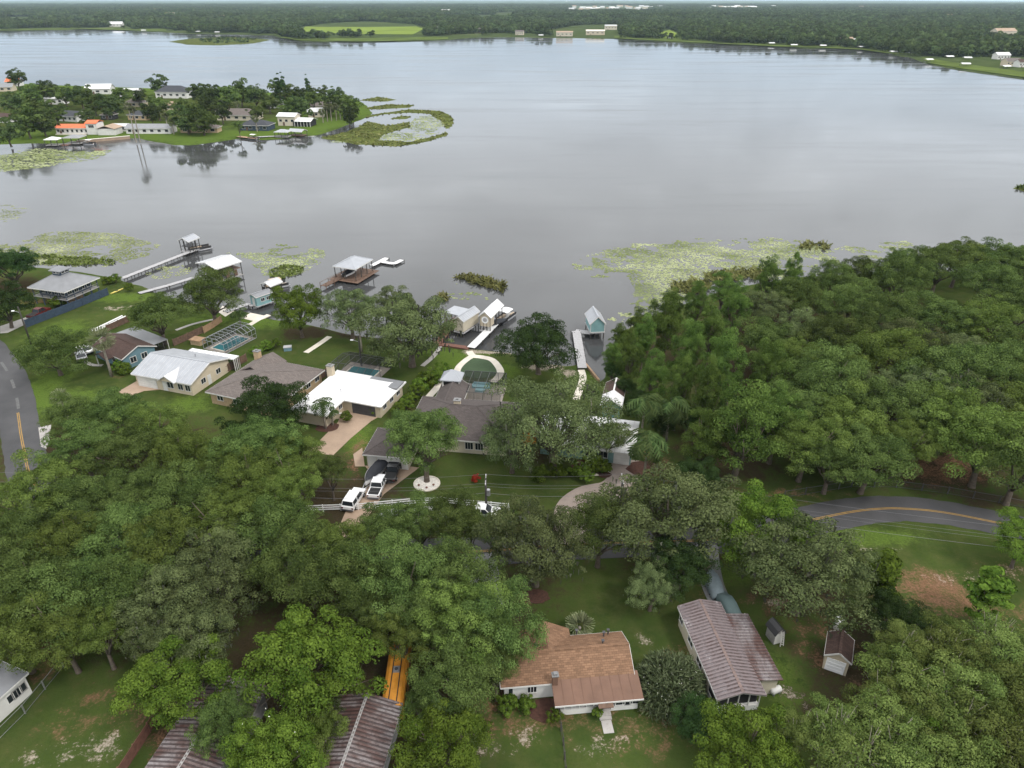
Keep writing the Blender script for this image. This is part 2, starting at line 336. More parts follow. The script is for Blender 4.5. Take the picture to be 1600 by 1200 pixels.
def walls(root, rect, e, mat, gable=None, h=0, inset=.35, z0=-.1, name='wall'):
    x0, x1, y0, y1 = rect; mb = MB().box(x0, x1, y0, y1, z0, e)
    if gable == 'x':
        m_ = (y0 + y1) / 2; k = 1 - inset / max(.5, (y1 - y0) / 2 + inset)
        mb.extr_x([(y0 + .01, e - .05), (y1 - .01, e - .05), (m_, e + h * k - .1)], x0 + .001, x1 - .001)
    if gable == 'y':
        m_ = (x0 + x1) / 2; k = 1 - inset / max(.5, (x1 - x0) / 2 + inset)
        mb.extr_y([(x0 + .01, e - .05), (x1 - .01, e - .05), (m_, e + h * k - .1)], y0 + .001, y1 - .001)
    return mb.build(name, mat, root)
def shrink(r, d): return (r[0] + d, r[1] - d, r[2] + d, r[3] - d)
def seams(parent, rect, e, h, ax, step, wd, hh, mat, name='seam_ribs'):
    x0, x1, y0, y1 = rect; mb = MB()
    if ax == 'x':
        m_ = (y0 + y1) / 2; n = int((x1 - x0) / step)
        for i in range(n + 1):
            x = x0 + .03 + (x1 - x0 - .06) * i / n
            for y in (y0, y1): mb.bar((x, m_, e + h + .01), (x, y, e + .01), wd, hh)
    else:
        m_ = (x0 + x1) / 2; n = int((y1 - y0) / step)
        for i in range(n + 1):
            y = y0 + .03 + (y1 - y0 - .06) * i / n
            for x in (x0, x1): mb.bar((m_, y, e + h + .01), (x, y, e + .01), wd, hh)
    o = mb.build(name, mat, parent); o['kind'] = 'stuff'; return o
def roof_piece(root, kind, rect, e, h, mat, ax='x', cap=None, fascia='white_paint'):
    mb = MB(); x0, x1, y0, y1 = rect
    (mb.hip(*rect, e, h) if kind == 'hip' else mb.gable(*rect, e, h, ax))
    o = mb.build('roof', mat, root)
    f = MB(); d = .03
    if kind == 'hip' or ax == 'x': f.box(x0, x1, y0 - d, y0 - .002, e - .24, e - .01).box(x0, x1, y1 + .002, y1 + d, e - .24, e - .01)
    if kind == 'hip' or ax == 'y': f.box(x0 - d, x0 - .002, y0, y1, e - .24, e - .01).box(x1 + .002, x1 + d, y0, y1, e - .24, e - .01)
    if kind == 'gable' and ax == 'x':
        for x in (x0 - .02, x1 + .02):
            for y in (y0, y1): f.bar((x, y, e - .08), (x, (y0 + y1) / 2, e + h - .08), .035, .2)
    if kind == 'gable' and ax == 'y':
        for y in (y0 - .02, y1 + .02):
            for x in (x0, x1): f.bar((x, y, e - .08), ((x0 + x1) / 2, y, e + h - .08), .035, .2)
    f.build('fascia', fascia, o)
    if cap:
        c = MB()
        if kind == 'gable':
            if ax == 'x': c.bar((x0, (y0 + y1) / 2, e + h + .02), (x1, (y0 + y1) / 2, e + h + .02), .3, .05)
            else: c.bar(((x0 + x1) / 2, y0, e + h + .02), ((x0 + x1) / 2, y1, e + h + .02), .3, .05)
        else:
            a = (y1 - y0) / 2 if x1 - x0 >= y1 - y0 else (x1 - x0) / 2
            if x1 - x0 >= y1 - y0: p0, p1 = Vector((x0 + a, (y0 + y1) / 2, e + h + .01)), Vector((x1 - a, (y0 + y1) / 2, e + h + .01)); prs = ((p0, x0, y0), (p0, x0, y1), (p1, x1, y0), (p1, x1, y1))
            else: p0, p1 = Vector(((x0 + x1) / 2, y0 + a, e + h + .01)), Vector(((x0 + x1) / 2, y1 - a, e + h + .01)); prs = ((p0, x0, y0), (p0, x1, y0), (p1, x0, y1), (p1, x1, y1))
            for p, x, y in prs: c.bar(p, (x, y, e + .01), .24, .04)
            if (p1 - p0).length > .1: c.bar(p0, p1, .24, .04)
        c.build('ridge_cap', cap, o)
    return o
def vent(roof, x, y, z, mat='dark_metal'): MB().tube([(x, y, z - .3), (x, y, z + .35)], .09, 8).box(x - .16, x + .16, y - .16, y + .16, z + .33, z + .4).build('roof_vent', mat, roof)
def chimney(root, x, y, z0, z1, mat='pale_cream_wall', s=.5):
    c = MB().box(x - s, x + s, y - s * .8, y + s * .8, z0, z1).build('chimney', mat, root); MB().box(x - s - .1, x + s + .1, y - s * .8 - .1, y + s * .8 + .1, z1, z1 + .12).box(x - .2, x + .2, y - .2, y + .2, z1 + .12, z1 + .35).build('cap', 'grey_concrete', c)
def cage(name, label, fr, rect, h, frame, scr, top='gable', nx=6, ny=2, group=None):
    """pool screen enclosure: frame bars and a screen panel in every bay"""
    x0, x1, y0, y1 = rect
    t_ = thing(name, label, 'pool cage', fr.o, fr.rz, group); mb = MB(); hw = h * .72; q = (y1 - y0) * .28
    prof = [(y0, 0), (y0, hw), (y0 + q, h), (y1 - q, h), (y1, hw), (y1, 0)] if top == 'gable' else [(y0, 0), (y0, h), ((y0 + y1) / 2, h + .05), (y1, h), (y1, 0)]
    xs = [x0 + (x1 - x0) * i / nx for i in range(nx + 1)]
    for x in xs:
        for a, b_ in zip(prof, prof[1:]): mb.bar((x, *a), (x, *b_), .065)
    for a in prof[1:-1]: mb.bar((x0, *a), (x1, *a), .065)
    for y in (y0, y1): mb.bar((x0, y, .08), (x1, y, .08), .08); mb.bar((x0, y, hw * .5), (x1, y, hw * .5), .05)
    for x in (x0, x1): mb.bar((x, y0, hw), (x, y1, hw), .07); mb.bar((x, (y0 + y1) / 2, 0), (x, (y0 + y1) / 2, h), .07)
    mb.build('frame', frame, t_)
    for xa, xb in zip(xs, xs[1:]):
        for a, b_ in zip(prof, prof[1:]):
            MB().add([(xa + .03, *a), (xb - .03, *a), (xb - .03, *b_), (xa + .03, *b_)], [(0, 1, 2, 3)]).build('screen_panel', scr, t_)
    return t_
def pool(fr, rect, label, deckmat='pool_deck', margin=1.2):
    x0, x1, y0, y1 = rect; d = MB().box(x0, x1, y0, y1, -.2, .05)
    t_ = thing('swimming_pool', label, 'pool', fr.o, fr.rz); d.build('deck', deckmat, t_)
    a, b_, c, d_ = shrink(rect, margin); k = .5
    MB().prism([(a + k, c), (b_ - k, c), (b_, c + k), (b_, d_ - k), (b_ - k, d_), (a + k, d_), (a, d_ - k), (a, c + k)], .03, .075).build('pool_water', 'pool_water', t_)
    co = MB()
    for p, q in (((a, c), (b_, c)), ((b_, c), (b_, d_)), ((b_, d_), (a, d_)), ((a, d_), (a, c))): co.bar((*p, .08), (*q, .08), .3, .06)
    co.build('coping', 'pale_concrete', t_)
def fence(name, pts, h, mat, label, cat='fence', step=2.4, post=None, style='solid', group=None):
    """posts and panels, each a part"""
    t_ = thing(name, label, cat, P(*pts[0]), 0, group); o = P(*pts[0]); w3 = [P(*p) - o for p in pts]
    for a, b_ in zip(w3, w3[1:]):
        n = max(1, round((b_ - a).length / step))
        for i in range(n):
            p = a.lerp(b_, i / n); q = a.lerp(b_, (i + 1) / n); up = Vector((0, 0, 1))
            MB().bar(p - up * .1, p + up * (h + .08), .12).build('post', post or mat, t_)
            d = (q - p).normalized() * .065; p1 = p + d; q1 = q - d
            if style == 'solid':
                MB().bar(p1 + up * h * .5, q1 + up * h * .5, .05, h * .94).bar(p1 + up * h * .2 + d.cross(up) * .6, q1 + up * h * .2 + d.cross(up) * .6, .05, .09).bar(p1 + up * h * .8 + d.cross(up) * .6, q1 + up * h * .8 + d.cross(up) * .6, .05, .09).build('fence_panel', mat, t_)
            elif style == 'rail':
                for z in (.3, .62, .94): MB().bar(p1 + up * h * z, q1 + up * h * z, .05, .16).build('rail', mat, t_)
            else:
                MB().bar(p1 + up * h, q1 + up * h, .05).bar(p1 + up * .15, q1 + up * .15, .04).build('rail', mat, t_)
                MB().add([p1 + up * .15, q1 + up * .15, q1 + up * h, p1 + up * h], [(0, 1, 2, 3)]).build('wire_mesh', 'screen_wire', t_)
    p = w3[-1]; MB().bar(p, p + Vector((0, 0, h + .08)), .12).build('post', post or mat, t_)
    return t_
def dock(name, label, pts, width, z, mat='pale_deck', rail=False, post_mat='dark_post', step=3.0, cat='dock', group=None):
    w3 = [P(*p, z) for p in pts]; o = w3[0].copy(); o.z = 0; t_ = thing(name, label, cat, o, 0, group); pl = MB(); st = MB()
    for a, b_ in zip(w3, w3[1:]):
        a = a - o; b_ = b_ - o; d = (b_ - a).normalized(); r = Vector((-d.y, d.x, 0)); ln = (b_ - a).length; n = int(ln / .32)
        for i in range(n):
            c = a + d * ln * (i + .5) / n + Vector((0, 0, random.uniform(-.006, .006))); pl.bar(c - r * width / 2, c + r * width / 2, .29, .06)
        for s_ in (-1, 1): st.bar(a + r * s_ * width * .42 - Vector((0, 0, .13)), b_ + r * s_ * width * .42 - Vector((0, 0, .13)), .08, .2)
        m_ = max(1, int(ln / step))
        for i in range(m_ + 1):
            for s_ in (-1, 1):
                c = a + d * ln * i / m_ + r * s_ * (width / 2 + .05); top = .95 if rail else .12
                MB().tube([(c.x, c.y, -1.2), (c.x, c.y, z + top)], .09, 7).build('post', post_mat if not rail else mat, t_)
        if rail:
            for s_ in (-1, 1): st.bar(a + r * s_ * (width / 2 + .05) + Vector((0, 0, .9)), b_ + r * s_ * (width / 2 + .05) + Vector((0, 0, .9)), .1, .06)
    k = pl.build('deck_planks', mat, t_); k['kind'] = 'stuff'; st.build('stringer', post_mat if not rail else mat, t_); return t_
def stilts(root, rect, z0, z1, nx=3, ny=3, mat='dark_post', r=.12):
    x0, x1, y0, y1 = rect
    for i in range(nx):
        for j in range(ny):
            if 0 < i < nx - 1 and 0 < j < ny - 1: continue
            x = x0 + (x1 - x0) * i / (nx - 1); y = y0 + (y1 - y0) * j / (ny - 1)
            MB().tube([(x, y, z0), (x, y, z1)], r, 7).build('post', mat, root)

# ================================================================== SETTING: land, lake, roads
def sdist(X, Y, poly):
    """signed distance to a polygon (positive inside)"""
    poly = np.array(poly); d = np.full(X.shape, 1e9); ins = np.zeros(X.shape, bool)
    for i in range(len(poly)):
        ax, ay = poly[i - 1]; bx_, by = poly[i]; ex, ey = bx_ - ax, by - ay
        t_ = np.clip(((X - ax) * ex + (Y - ay) * ey) / (ex * ex + ey * ey + 1e-9), 0, 1)
        d = np.minimum(d, np.hypot(X - ax - t_ * ex, Y - ay - t_ * ey))
        c = ((ay > Y) != (by > Y)) & (X < (bx_ - ax) * (Y - ay) / (by - ay + 1e-12) + ax); ins ^= c
    return np.where(ins, d, -d)
def land_grid(name, poly, res, mat, top=GZ, slope=.35, ragged=1.2, rs=.12, soil=None, cut=-4.0, kind='structure'):
    poly = [(p.x, p.y) for p in poly] if hasattr(poly[0], 'x') else poly
    xs = np.arange(min(p[0] for p in poly) - 6, max(p[0] for p in poly) + 6 + res, res); ys = np.arange(min(p[1] for p in poly) - 6, max(p[1] for p in poly) + 6 + res, res)
    X, Y = np.meshgrid(xs, ys); S = sdist(X, Y, poly) + (fbm(X * rs, Y * rs) - .5) * 2 * ragged
    Z = np.clip(S * slope, -1.2, top); ny, nx = X.shape
    vs = np.stack([X, Y, Z], -1).reshape(-1, 3); idx = np.arange(nx * ny).reshape(ny, nx)
    keep = np.maximum.reduce([S[:-1, :-1], S[1:, :-1], S[:-1, 1:], S[1:, 1:]]) > cut
    q = np.stack([idx[:-1, :-1], idx[:-1, 1:], idx[1:, 1:], idx[1:, :-1]], -1)[keep]
    used = np.unique(q); rm = np.full(nx * ny, -1); rm[used] = np.arange(len(used)); vs = vs[used]; q = rm[q]
    me = bpy.data.meshes.new(name); me.vertices.add(len(vs)); me.vertices.foreach_set('co', vs.ravel())
    me.loops.add(q.size); me.loops.foreach_set('vertex_index', q.ravel()); me.polygons.add(len(q)); me.polygons.foreach_set('loop_start', np.arange(0, q.size, 4)); me.update(calc_edges=True)
    me.polygons.foreach_set('use_smooth', [True] * len(q)); me.materials.append(MATS[mat])
    if soil is not None:
        a = me.attributes.new('soil', 'FLOAT_COLOR', 'POINT'); a.data.foreach_set('color', soil(vs[:, 0], vs[:, 1], S.ravel()[used]).astype(np.float32).ravel())
    o = link(name, me); o['kind'] = kind; return o
def PX(lst, z=0.0): return [P(x, y, z) for x, y in lst]

near_px = [(-420, 398), (-100, 408), (0, 413), (60, 418), (120, 424), (165, 432), (190, 438), (225, 449), (262, 466), (300, 474), (345, 481), (385, 488), (430, 500), (500, 511), (540, 521), (580, 528), (640, 534),
           (690, 539), (732, 544), (800, 552), (850, 567), (890, 572), (905, 568), (916, 571), (925, 583), (936, 597), (943, 597), (948, 575), (956, 548), (968, 522), (1000, 502), (1050, 482), (1105, 462), (1170, 446), (1240, 434), (1340, 428), (1460, 424), (1600, 428), (1800, 434)]
near_poly = PX(near_px) + [Vector((330, 150, 0)), Vector((330, -60, 0)), Vector((-330, -60, 0))]
BLOBS = []      # (x, y, rx, ry, channel, strength): real changes of ground cover
def blob(px, py, rx, ry, ch, s=1.0): p = P(px, py); BLOBS.append((p.x, p.y, rx, ry, 'dslm'.index(ch), s))
for a in [(1450, 915, 9, 3.6), (1480, 938, 8, 3), (1590, 965, 7, 5), (1220, 770, 10, 2), (1360, 785, 14, 1.2), (1300, 1000, 3, 6, ), (1262, 1010, 2, 5), (1590, 890, 6, 4), (550, 735, 2.5, 4), (640, 640, 3, 4), (560, 700, 2.5, 5), (900, 1120, 9, 2), (815, 935, 3, 2), (1020, 715, 3, 8), (1200, 940, 5, 2), (290, 1040, 4, 3), (60, 1040, 4, 6), (240, 1180, 2, 8), (1060, 1040, 3, 4), (180, 590, 2, 1.5), (60, 470, 8, 4), (1110, 930, 2, 5), (760, 1090, 5, 5)]: blob(a[0], a[1], a[2], a[3], 'd', .62 if a[0] in (1450, 1480) else .46)
for a in [(770, 549, 6, 1.4), (735, 548, 3, 2), (892, 583, 3, 2.6), (850, 573, 5, 2), (180, 482, 6, 1.7, .62), (205, 478, 4, 1.4, .6), (960, 1155, 4.5, 1.8, .46), (1000, 1120, 4, 2, .42), (930, 1170, 3, 1.6, .44), (775, 1170, 4, 2, .40), (1010, 1000, 3, 1.5, .45), (1530, 905, 8, 2, .42), (1590, 895, 6, 3, .46), (150, 1165, 5, 3, .48), (80, 1185, 5, 2, .48), (1210, 940, 5, 1, .5), (1240, 1080, 3, 3, .4), (830, 1150, 3, 2, .45), (1370, 860, 5, .8, .45)]: blob(*a[:4], 's', a[4] if len(a) > 4 else .8)
for a in [(100, 630, 12, 8), (75, 600, 5, 10), (300, 632, 7, 4), (180, 465, 16, 4), (90, 520, 8, 8), (400, 505, 9, 5), (330, 500, 8, 5), (700, 560, 4, 7), (790, 580, 4, 5), (720, 565, 7, 6), (0, 640, 3, 8), (1360, 838, 10, 2.5), (560, 685, 3, 7), (1230, 1070, 4, 6), (670, 545, 4, 5), (1160, 890, 5, 4), (390, 470, 3, 2), (920, 590, 2, 4)]: blob(*a, 'l', .75)
for a in [(1460, 725, 16, 10), (1250, 600, 30, 30), (1400, 560, 40, 40), (1200, 520, 20, 25), (1130, 700, 10, 14), (150, 700, 22, 12), (250, 850, 40, 22), (450, 800, 22, 18), (620, 880, 25, 14), (700, 980, 14, 14), (450, 1040, 16, 12), (1450, 1100, 18, 18), (640, 1120, 10, 10), (330, 1120, 8, 8), (640, 520, 9, 7), (480, 520, 7, 5), (1040, 860, 10, 5), (560, 520, 8, 4), (1550, 780, 8, 3), (1050, 540, 10, 14), (1250, 930, 8, 5), (0, 450, 14, 12), (600, 1000, 14, 12), (840, 700, 9, 6), (660, 700, 6, 4)]: blob(*a, 'm', .85)
blob(1465, 728, 11, 7, 'd', .55); blob(830, 1130, 8, 4, 'd', .42); blob(1000, 1140, 8, 4, 'd', .45); blob(1030, 720, 4, 8, 'd', .42); blob(150, 1120, 9, 6, 'd', .36)
def soil(X, Y, S):
    c = np.zeros((len(X), 4))
    for x, y, rx, ry, ch, s_ in BLOBS:
        d = np.hypot((X - x) / rx, (Y - y) / ry); c[:, ch] = np.maximum(c[:, ch], s_ * np.clip(1.35 - d, 0, 1))
    c[:, 1] = np.maximum(c[:, 1], np.clip(.5 - np.abs(S - .4) * .5, 0, 1)); return c
land_grid('ground', near_poly, 1.25, 'ground', GZ, .4, .5, .2, soil)

pen_px = [(-330, 232), (-60, 232), (0, 226), (60, 224), (115, 226), (135, 224), (187, 219), (215, 216), (240, 222), (270, 227), (300, 228), (340, 222), (372, 217), (420, 219), (460, 214), (495, 211), (530, 200), (565, 188), (578, 177), (572, 165), (556, 156), (525, 150), (450, 146), (330, 141), (200, 137), (60, 132), (-80, 128), (-330, 124)]
def soil2(X, Y, S):
    c = np.zeros((len(X), 4)); c[:, 2] = .45 + .5 * np.clip(1 - np.abs(S - 12) / 14, 0, 1); c[:, 3] = np.clip((S - 45) / 30, 0, .45); return c
land_grid('peninsula_ground', PX(pen_px), 3.0, 'ground', .9, .12, 3.0, .03, soil2)

far_px = [(-700, 49), (-300, 48), (0, 48.5), (60, 48), (130, 46), (200, 48), (260, 50.5), (300, 53), (370, 54), (425, 55), (440, 60), (470, 64.5), (560, 66), (640, 64.5), (700, 62.5), (730, 59.5), (800, 58.5), (870, 59), (960, 60.5), (1000, 63), (1100, 68), (1200, 73), (1300, 76.5), (1345, 78.5), (1400, 86), (1425, 91), (1450, 100), (1500, 108.5), (1560, 118), (1600, 123), (1700, 140), (1900, 170), (2300, 230)]
far_w = [P(x, y, 0) for x, y in far_px]
def resample(pts, n):
    o = []
    for a, b_ in zip(pts, pts[1:]):
        for i in range(n): o.append(a.lerp(b_, i / n))
    return o + [pts[-1]]
far_r = resample(far_w, 6)
for i, p in enumerate(far_r):
    k = 1 + (float(fbm(np.array(i * .37), np.array(3.3))) - .5) * .03; far_r[i] = Vector((p.x * k, p.y * k, 0))
mb = MB(); rows = [(.99, -1.5), (1, .02), (1.006, .7), (1.03, 1.0), (1.12, 1.6), (1.5, 2.2), (2.5, 3), (6, 5), (26, 9)]
for k, z in rows: mb.v += [(p.x * k, p.y * k, z) for p in far_r]
n = len(far_r); mb.f += [(j * n + i, j * n + i + 1, (j + 1) * n + i + 1, (j + 1) * n + i) for j in range(len(rows) - 1) for i in range(n - 1)]
o = mb.build('far_ground', 'far_land', None, True); o['kind'] = 'structure'
def sheet(name, pts, z, mat, kind='structure', t_=.25):
    o = MB().prism([(p.x, p.y) for p in pts], z - t_, z).build(name, mat); o['kind'] = kind; return o
sheet('far_field', PX([(468, 50), (478, 41), (520, 36.5), (575, 34), (640, 38), (662, 45), (645, 54), (560, 53)], 2), 2.2, 'field')
sheet('far_field', PX([(486, 15), (497, 12.5), (525, 13), (522, 16), (500, 18.5)], 3), 3.4, 'field')
sheet('far_meadow', PX([(1030, 58), (1033, 50), (1046, 46.5), (1058, 52), (1060, 60)], 2), 2.0, 'field')
for ps in ([(0, 46), (120, 44), (260, 46), (260, 49), (130, 45.5), (0, 48)], [(425, 52), (470, 55), (640, 58), (700, 58), (700, 61.5), (640, 63.5), (560, 65), (470, 63.5), (440, 59)], [(960, 56), (1100, 61), (1300, 70), (1345, 72), (1420, 83), (1400, 85), (1345, 77.5), (1300, 75.5), (1200, 72), (1100, 67), (1000, 62), (960, 59.5)], [(1440, 90), (1520, 95), (1600, 107), (1700, 125), (1690, 137), (1600, 121), (1500, 107), (1450, 98.5)]):
    sheet('far_shore_bank', PX(ps, 1), 1.35, 'shore_grass')
o = MB().box(-9000, 9000, -200, 9000, -3.0, 0).build('lake_water', 'lake'); o['kind'] = 'structure'

# marsh islands off the peninsula, in the lake and along the near shore
def tufts(name, label, polys, n, h, mat, seedz=.1, wid=.5, thr=.0, kind='stuff', z=.05):
    pts = []
    for poly in polys:
        xs = [p.x for p in poly]; ys = [p.y for p in poly]; A = (max(xs) - min(xs)) * (max(ys) - min(ys)); m_ = int(n * A)
        X = rng.uniform(min(xs), max(xs), m_); Y = rng.uniform(min(ys), max(ys), m_)
        S = sdist(X, Y, [(p.x, p.y) for p in poly]); k = (S + (fbm(X * .15, Y * .15) - .5) * 3 > 0) & (fbm(X * .2 + 9, Y * .2) > thr); pts.append(np.stack([X[k], Y[k]], -1))
    p = np.concatenate(pts); m_ = len(p); a = rng.uniform(0, np.pi, m_); hh = h * rng.uniform(.5, 1.2, m_); ww = wid * rng.uniform(.5, 1.2, m_); lean = rng.normal(0, .75 * h, (m_, 2))
    dx, dy = np.cos(a) * ww / 2, np.sin(a) * ww / 2; v_ = np.zeros((m_, 4, 3))
    v_[:, 0] = np.stack([p[:, 0] - dx, p[:, 1] - dy, np.full(m_, z)], -1); v_[:, 1] = np.stack([p[:, 0] + dx, p[:, 1] + dy, np.full(m_, z)], -1)
    v_[:, 2] = np.stack([p[:, 0] + dx * .5 + lean[:, 0], p[:, 1] + dy * .5 + lean[:, 1], z + hh], -1); v_[:, 3] = np.stack([p[:, 0] - dx * .6 + lean[:, 0], p[:, 1] - dy * .6 + lean[:, 1], z + hh * .85], -1)
    o = quads(name, v_, np.repeat(rng.random(m_), 4), mat); return tag(o, label, 'reeds', None, kind)
def quads(name, v_, attr, mat, parent=None):
    m_ = len(v_); k = v_.shape[1]; me = bpy.data.meshes.new(name); me.vertices.add(m_ * k); me.vertices.foreach_set('co', v_.astype(np.float32).ravel())
    me.loops.add(m_ * k); me.loops.foreach_set('vertex_index', np.arange(m_ * k)); me.polygons.add(m_); me.polygons.foreach_set('loop_start', np.arange(0, m_ * k, k)); me.update(calc_edges=True)
    a = me.attributes.new('v', 'FLOAT', 'POINT'); a.data.foreach_set('value', attr.astype(np.float32)); me.materials.append(MATS[mat])
    return me if parent == 'mesh' else link(name, me, parent)
ring = [[(500, 216), (545, 205), (575, 190), (605, 196), (640, 190), (642, 199), (600, 210), (590, 219), (640, 222), (680, 212), (698, 206), (700, 212), (665, 222), (620, 229), (560, 226)],
        [(565, 181), (640, 171), (690, 173), (708, 185), (707, 197), (697, 203), (690, 190), (672, 178), (640, 176), (600, 179), (572, 184)], [(560, 170), (605, 163), (648, 164), (640, 168), (590, 171)], [(562, 157), (590, 151), (620, 156), (600, 159)], [(610, 186), (625, 181), (643, 182), (635, 186)]]
for r in ring: land_grid('marsh_island', PX(r), 2.0, 'marsh', .12, .1, 1.6, .12)
isl = [(266, 65), (290, 61), (320, 59), (370, 58.5), (425, 62), (395, 68), (340, 71), (290, 70)]
land_grid('marsh_island', PX(isl), 6.0, 'marsh', .5, .06, 6, .02); land_grid('marsh_island', PX([(1582, 294), (1600, 288), (1660, 290), (1660, 300), (1600, 299)]), 1.0, 'marsh', .3, .15, .8, .3)
tufts('marsh_reeds', 'olive marsh reeds on the low islands off the wooded point', [PX(r) for r in ring], .3, .6, 'reed', wid=1.6, thr=.40)
tufts('island_reeds', 'green reeds on the low island before the far shore', [PX([(310, 62), (365, 59), (400, 61), (385, 67), (320, 68)])], .012, 3.5, 'leaf_far', wid=6)
tufts('edge_reeds', 'dark green reeds on the islet out in the open lake', [PX([(1584, 294), (1600, 289), (1650, 291), (1650, 299), (1600, 298)])], 2.0, 1.2, 'leaf_oak', wid=.7)
tufts('brown_reeds', 'brown and green reeds growing out of the water off the cream boathouses', [PX([(708, 434), (722, 428), (760, 433), (790, 446), (786, 460), (770, 452), (735, 443)]), PX([(684, 466), (692, 460), (701, 462), (700, 471), (688, 473)])], 5.0, .9, 'reed', wid=.8, thr=.36)
tufts('shore_reeds', 'brown reed bed where the lily pads meet the wooded shore', [PX([(1045, 458), (1052, 444), (1100, 438), (1112, 447), (1100, 462)]), PX([(1098, 432), (1120, 425), (1190, 422), (1195, 438), (1120, 442)]), PX([(1250, 388), (1258, 381), (1290, 381), (1300, 388), (1280, 391)])], 4.0, 1.2, 'reed', wid=.7, thr=.3)
tufts('water_grass', 'green water grass in the shallows by the stilted grey house', [PX([(20, 404), (60, 398), (130, 402), (180, 408), (175, 418), (80, 415), (40, 412)]), PX([(415, 425), (440, 414), (475, 417), (470, 428), (440, 438), (420, 434)]), PX([(-60, 412), (30, 412), (60, 417), (0, 416)])], 5.0, .45, 'reed_green', wid=.7, thr=.34)
# lily pads
def pads(name, label, polys, dens, thr, rmin=.22, rmax=.5):
    C = []
    for poly, d_ in polys:
        poly = PX(poly); xs = [p.x for p in poly]; ys = [p.y for p in poly]; m_ = int(dens * d_ * (max(xs) - min(xs)) * (max(ys) - min(ys)))
        X = rng.uniform(min(xs), max(xs), m_); Y = rng.uniform(min(ys), max(ys), m_); S = sdist(X, Y, [(p.x, p.y) for p in poly])
        k = (S > -1) & ((.55 * fbm(X * .07, Y * .09 + 4, 5) + .45 * fbm(X * .45, Y * .45, 3)) + np.clip(S, -1, 5) * .02 > thr); C.append(np.stack([X[k], Y[k]], -1))
    c = np.concatenate(C); m_ = len(c); r = rng.uniform(rmin, rmax, m_); a0 = rng.uniform(0, 6.28, m_); v_ = np.zeros((m_, 6, 3))
    for j in range(6):
        a = a0 + j * 1.0472; rr = r * rng.uniform(.8, 1.1, m_); v_[:, j, 0] = c[:, 0] + np.cos(a) * rr; v_[:, j, 1] = c[:, 1] + np.sin(a) * rr; v_[:, j, 2] = .012 + rng.uniform(0, .03, m_)
    o = quads(name, v_, np.repeat(np.clip((fbm(c[:, 0] * .12 + 5, c[:, 1] * .2) - .3) * 1.6 + rng.normal(0, .16, m_), 0, 1), 6), 'lily'); tag(o, label, 'lily pads', None, 'stuff')
pads('lily_pads', 'pale green lily pads spread off the wooded shore by the teal boathouse', [([(895, 415), (930, 396), (1010, 378), (1090, 370), (1200, 372), (1320, 384), (1420, 378), (1430, 396), (1330, 420), (1200, 436), (1080, 455), (1060, 476), (985, 515), (955, 505), (955, 490), (1000, 455), (985, 430), (930, 432)], 1.0)], 6.5, .492, .13, .34)
pads('lily_pads', 'pale green lily pads between the long pier and the hip roofed dock', [([(345, 402), (385, 385), (440, 380), (500, 392), (505, 405), (470, 425), (440, 437), (415, 430), (400, 412)], 1.0)], 6.0, .49, .13, .34)
pads('lily_pads', 'pale green lily pads in the shallows before the stilted grey house', [([(-60, 392), (20, 375), (90, 362), (180, 366), (250, 385), (230, 400), (195, 417), (120, 415), (0, 410)], 1.0), ([(-30, 325), (15, 320), (45, 328), (30, 345), (-30, 350)], .5), ([(230, 425), (270, 414), (300, 420), (290, 432), (250, 440)], .6)], 6.0, .495, .13, .34)
pads('lily_pads', 'few lily pads among brown reeds off the cream boathouses', [([(700, 450), (725, 440), (785, 455), (780, 466), (735, 468), (705, 466)], .8)], 1.6, .50)
pads('lily_pads', 'lily pads and weed before the orange roofed house on the point', [([(-40, 262), (0, 240), (60, 232), (120, 236), (175, 234), (150, 248), (100, 256), (60, 262), (0, 268)], 1.0), ([(515, 222), (560, 214), (640, 205), (690, 205), (660, 218), (590, 226)], .7), ([(640, 200), (650, 182), (690, 180), (703, 192), (690, 205), (660, 212)], .6)], 1.4, .50, .3, .8)

# roads and paved areas
def path_pts(px, z=GZ, sub=6):
    w3 = [P(*p, z) for p in px]; o = []
    for i in range(len(w3) - 1):
        a, b_, c, d_ = w3[max(i - 1, 0)], w3[i], w3[i + 1], w3[min(i + 2, len(w3) - 1)]
        for k in range(sub):
            t_ = k / sub; o.append(.5 * ((2 * b_) + (c - a) * t_ + (2 * a - 5 * b_ + 4 * c - d_) * t_ ** 2 + (3 * b_ - a - 3 * c + d_) * t_ ** 3))
    return o + [w3[-1]]
def ribbon(name, pts, width, z, mat, off=0.0, kind='structure', dash=None, th=.2, jitter=0):
    mb = MB(); L0 = 0; prev = None; seg = []
    for i, p in enumerate(pts):
        d = (pts[min(i + 1, len(pts) - 1)] - pts[max(i - 1, 0)]).normalized(); r = Vector((-d.y, d.x, 0)); j = jitter * (random.random() - .5)
        seg.append((p + r * (off - width / 2 + j), p + r * (off + width / 2 - j)))
    for i in range(len(seg) - 1):
        (a, b_), (c, d_) = seg[i], seg[i + 1]
        if dash and (i // dash) % 2: continue
        vs = [(q.x, q.y, zz) for zz in (z - th, z) for q in (a, b_, d_, c)]
        mb.add(vs, [(7, 6, 5, 4), (0, 1, 5, 4), (2, 3, 7, 6), (1, 2, 6, 5), (3, 0, 4, 7)])
    o = mb.build(name, mat); o['kind'] = kind; return o
road_px = [(-120, 470), (-60, 508), (-26, 535), (-6, 558), (12, 585), (22, 612), (28, 645), (33, 680), (39, 710), (48, 745), (80, 790), (140, 830), (230, 850), (370, 856), (560, 866), (740, 862), (850, 854), (960, 848), (1060, 846), (1130, 841), (1200, 830), (1260, 814.5), (1325, 801), (1370, 795.5), (1412, 795), (1475, 801), (1572, 820), (1680, 845), (1850, 890)]
rp = path_pts(road_px)
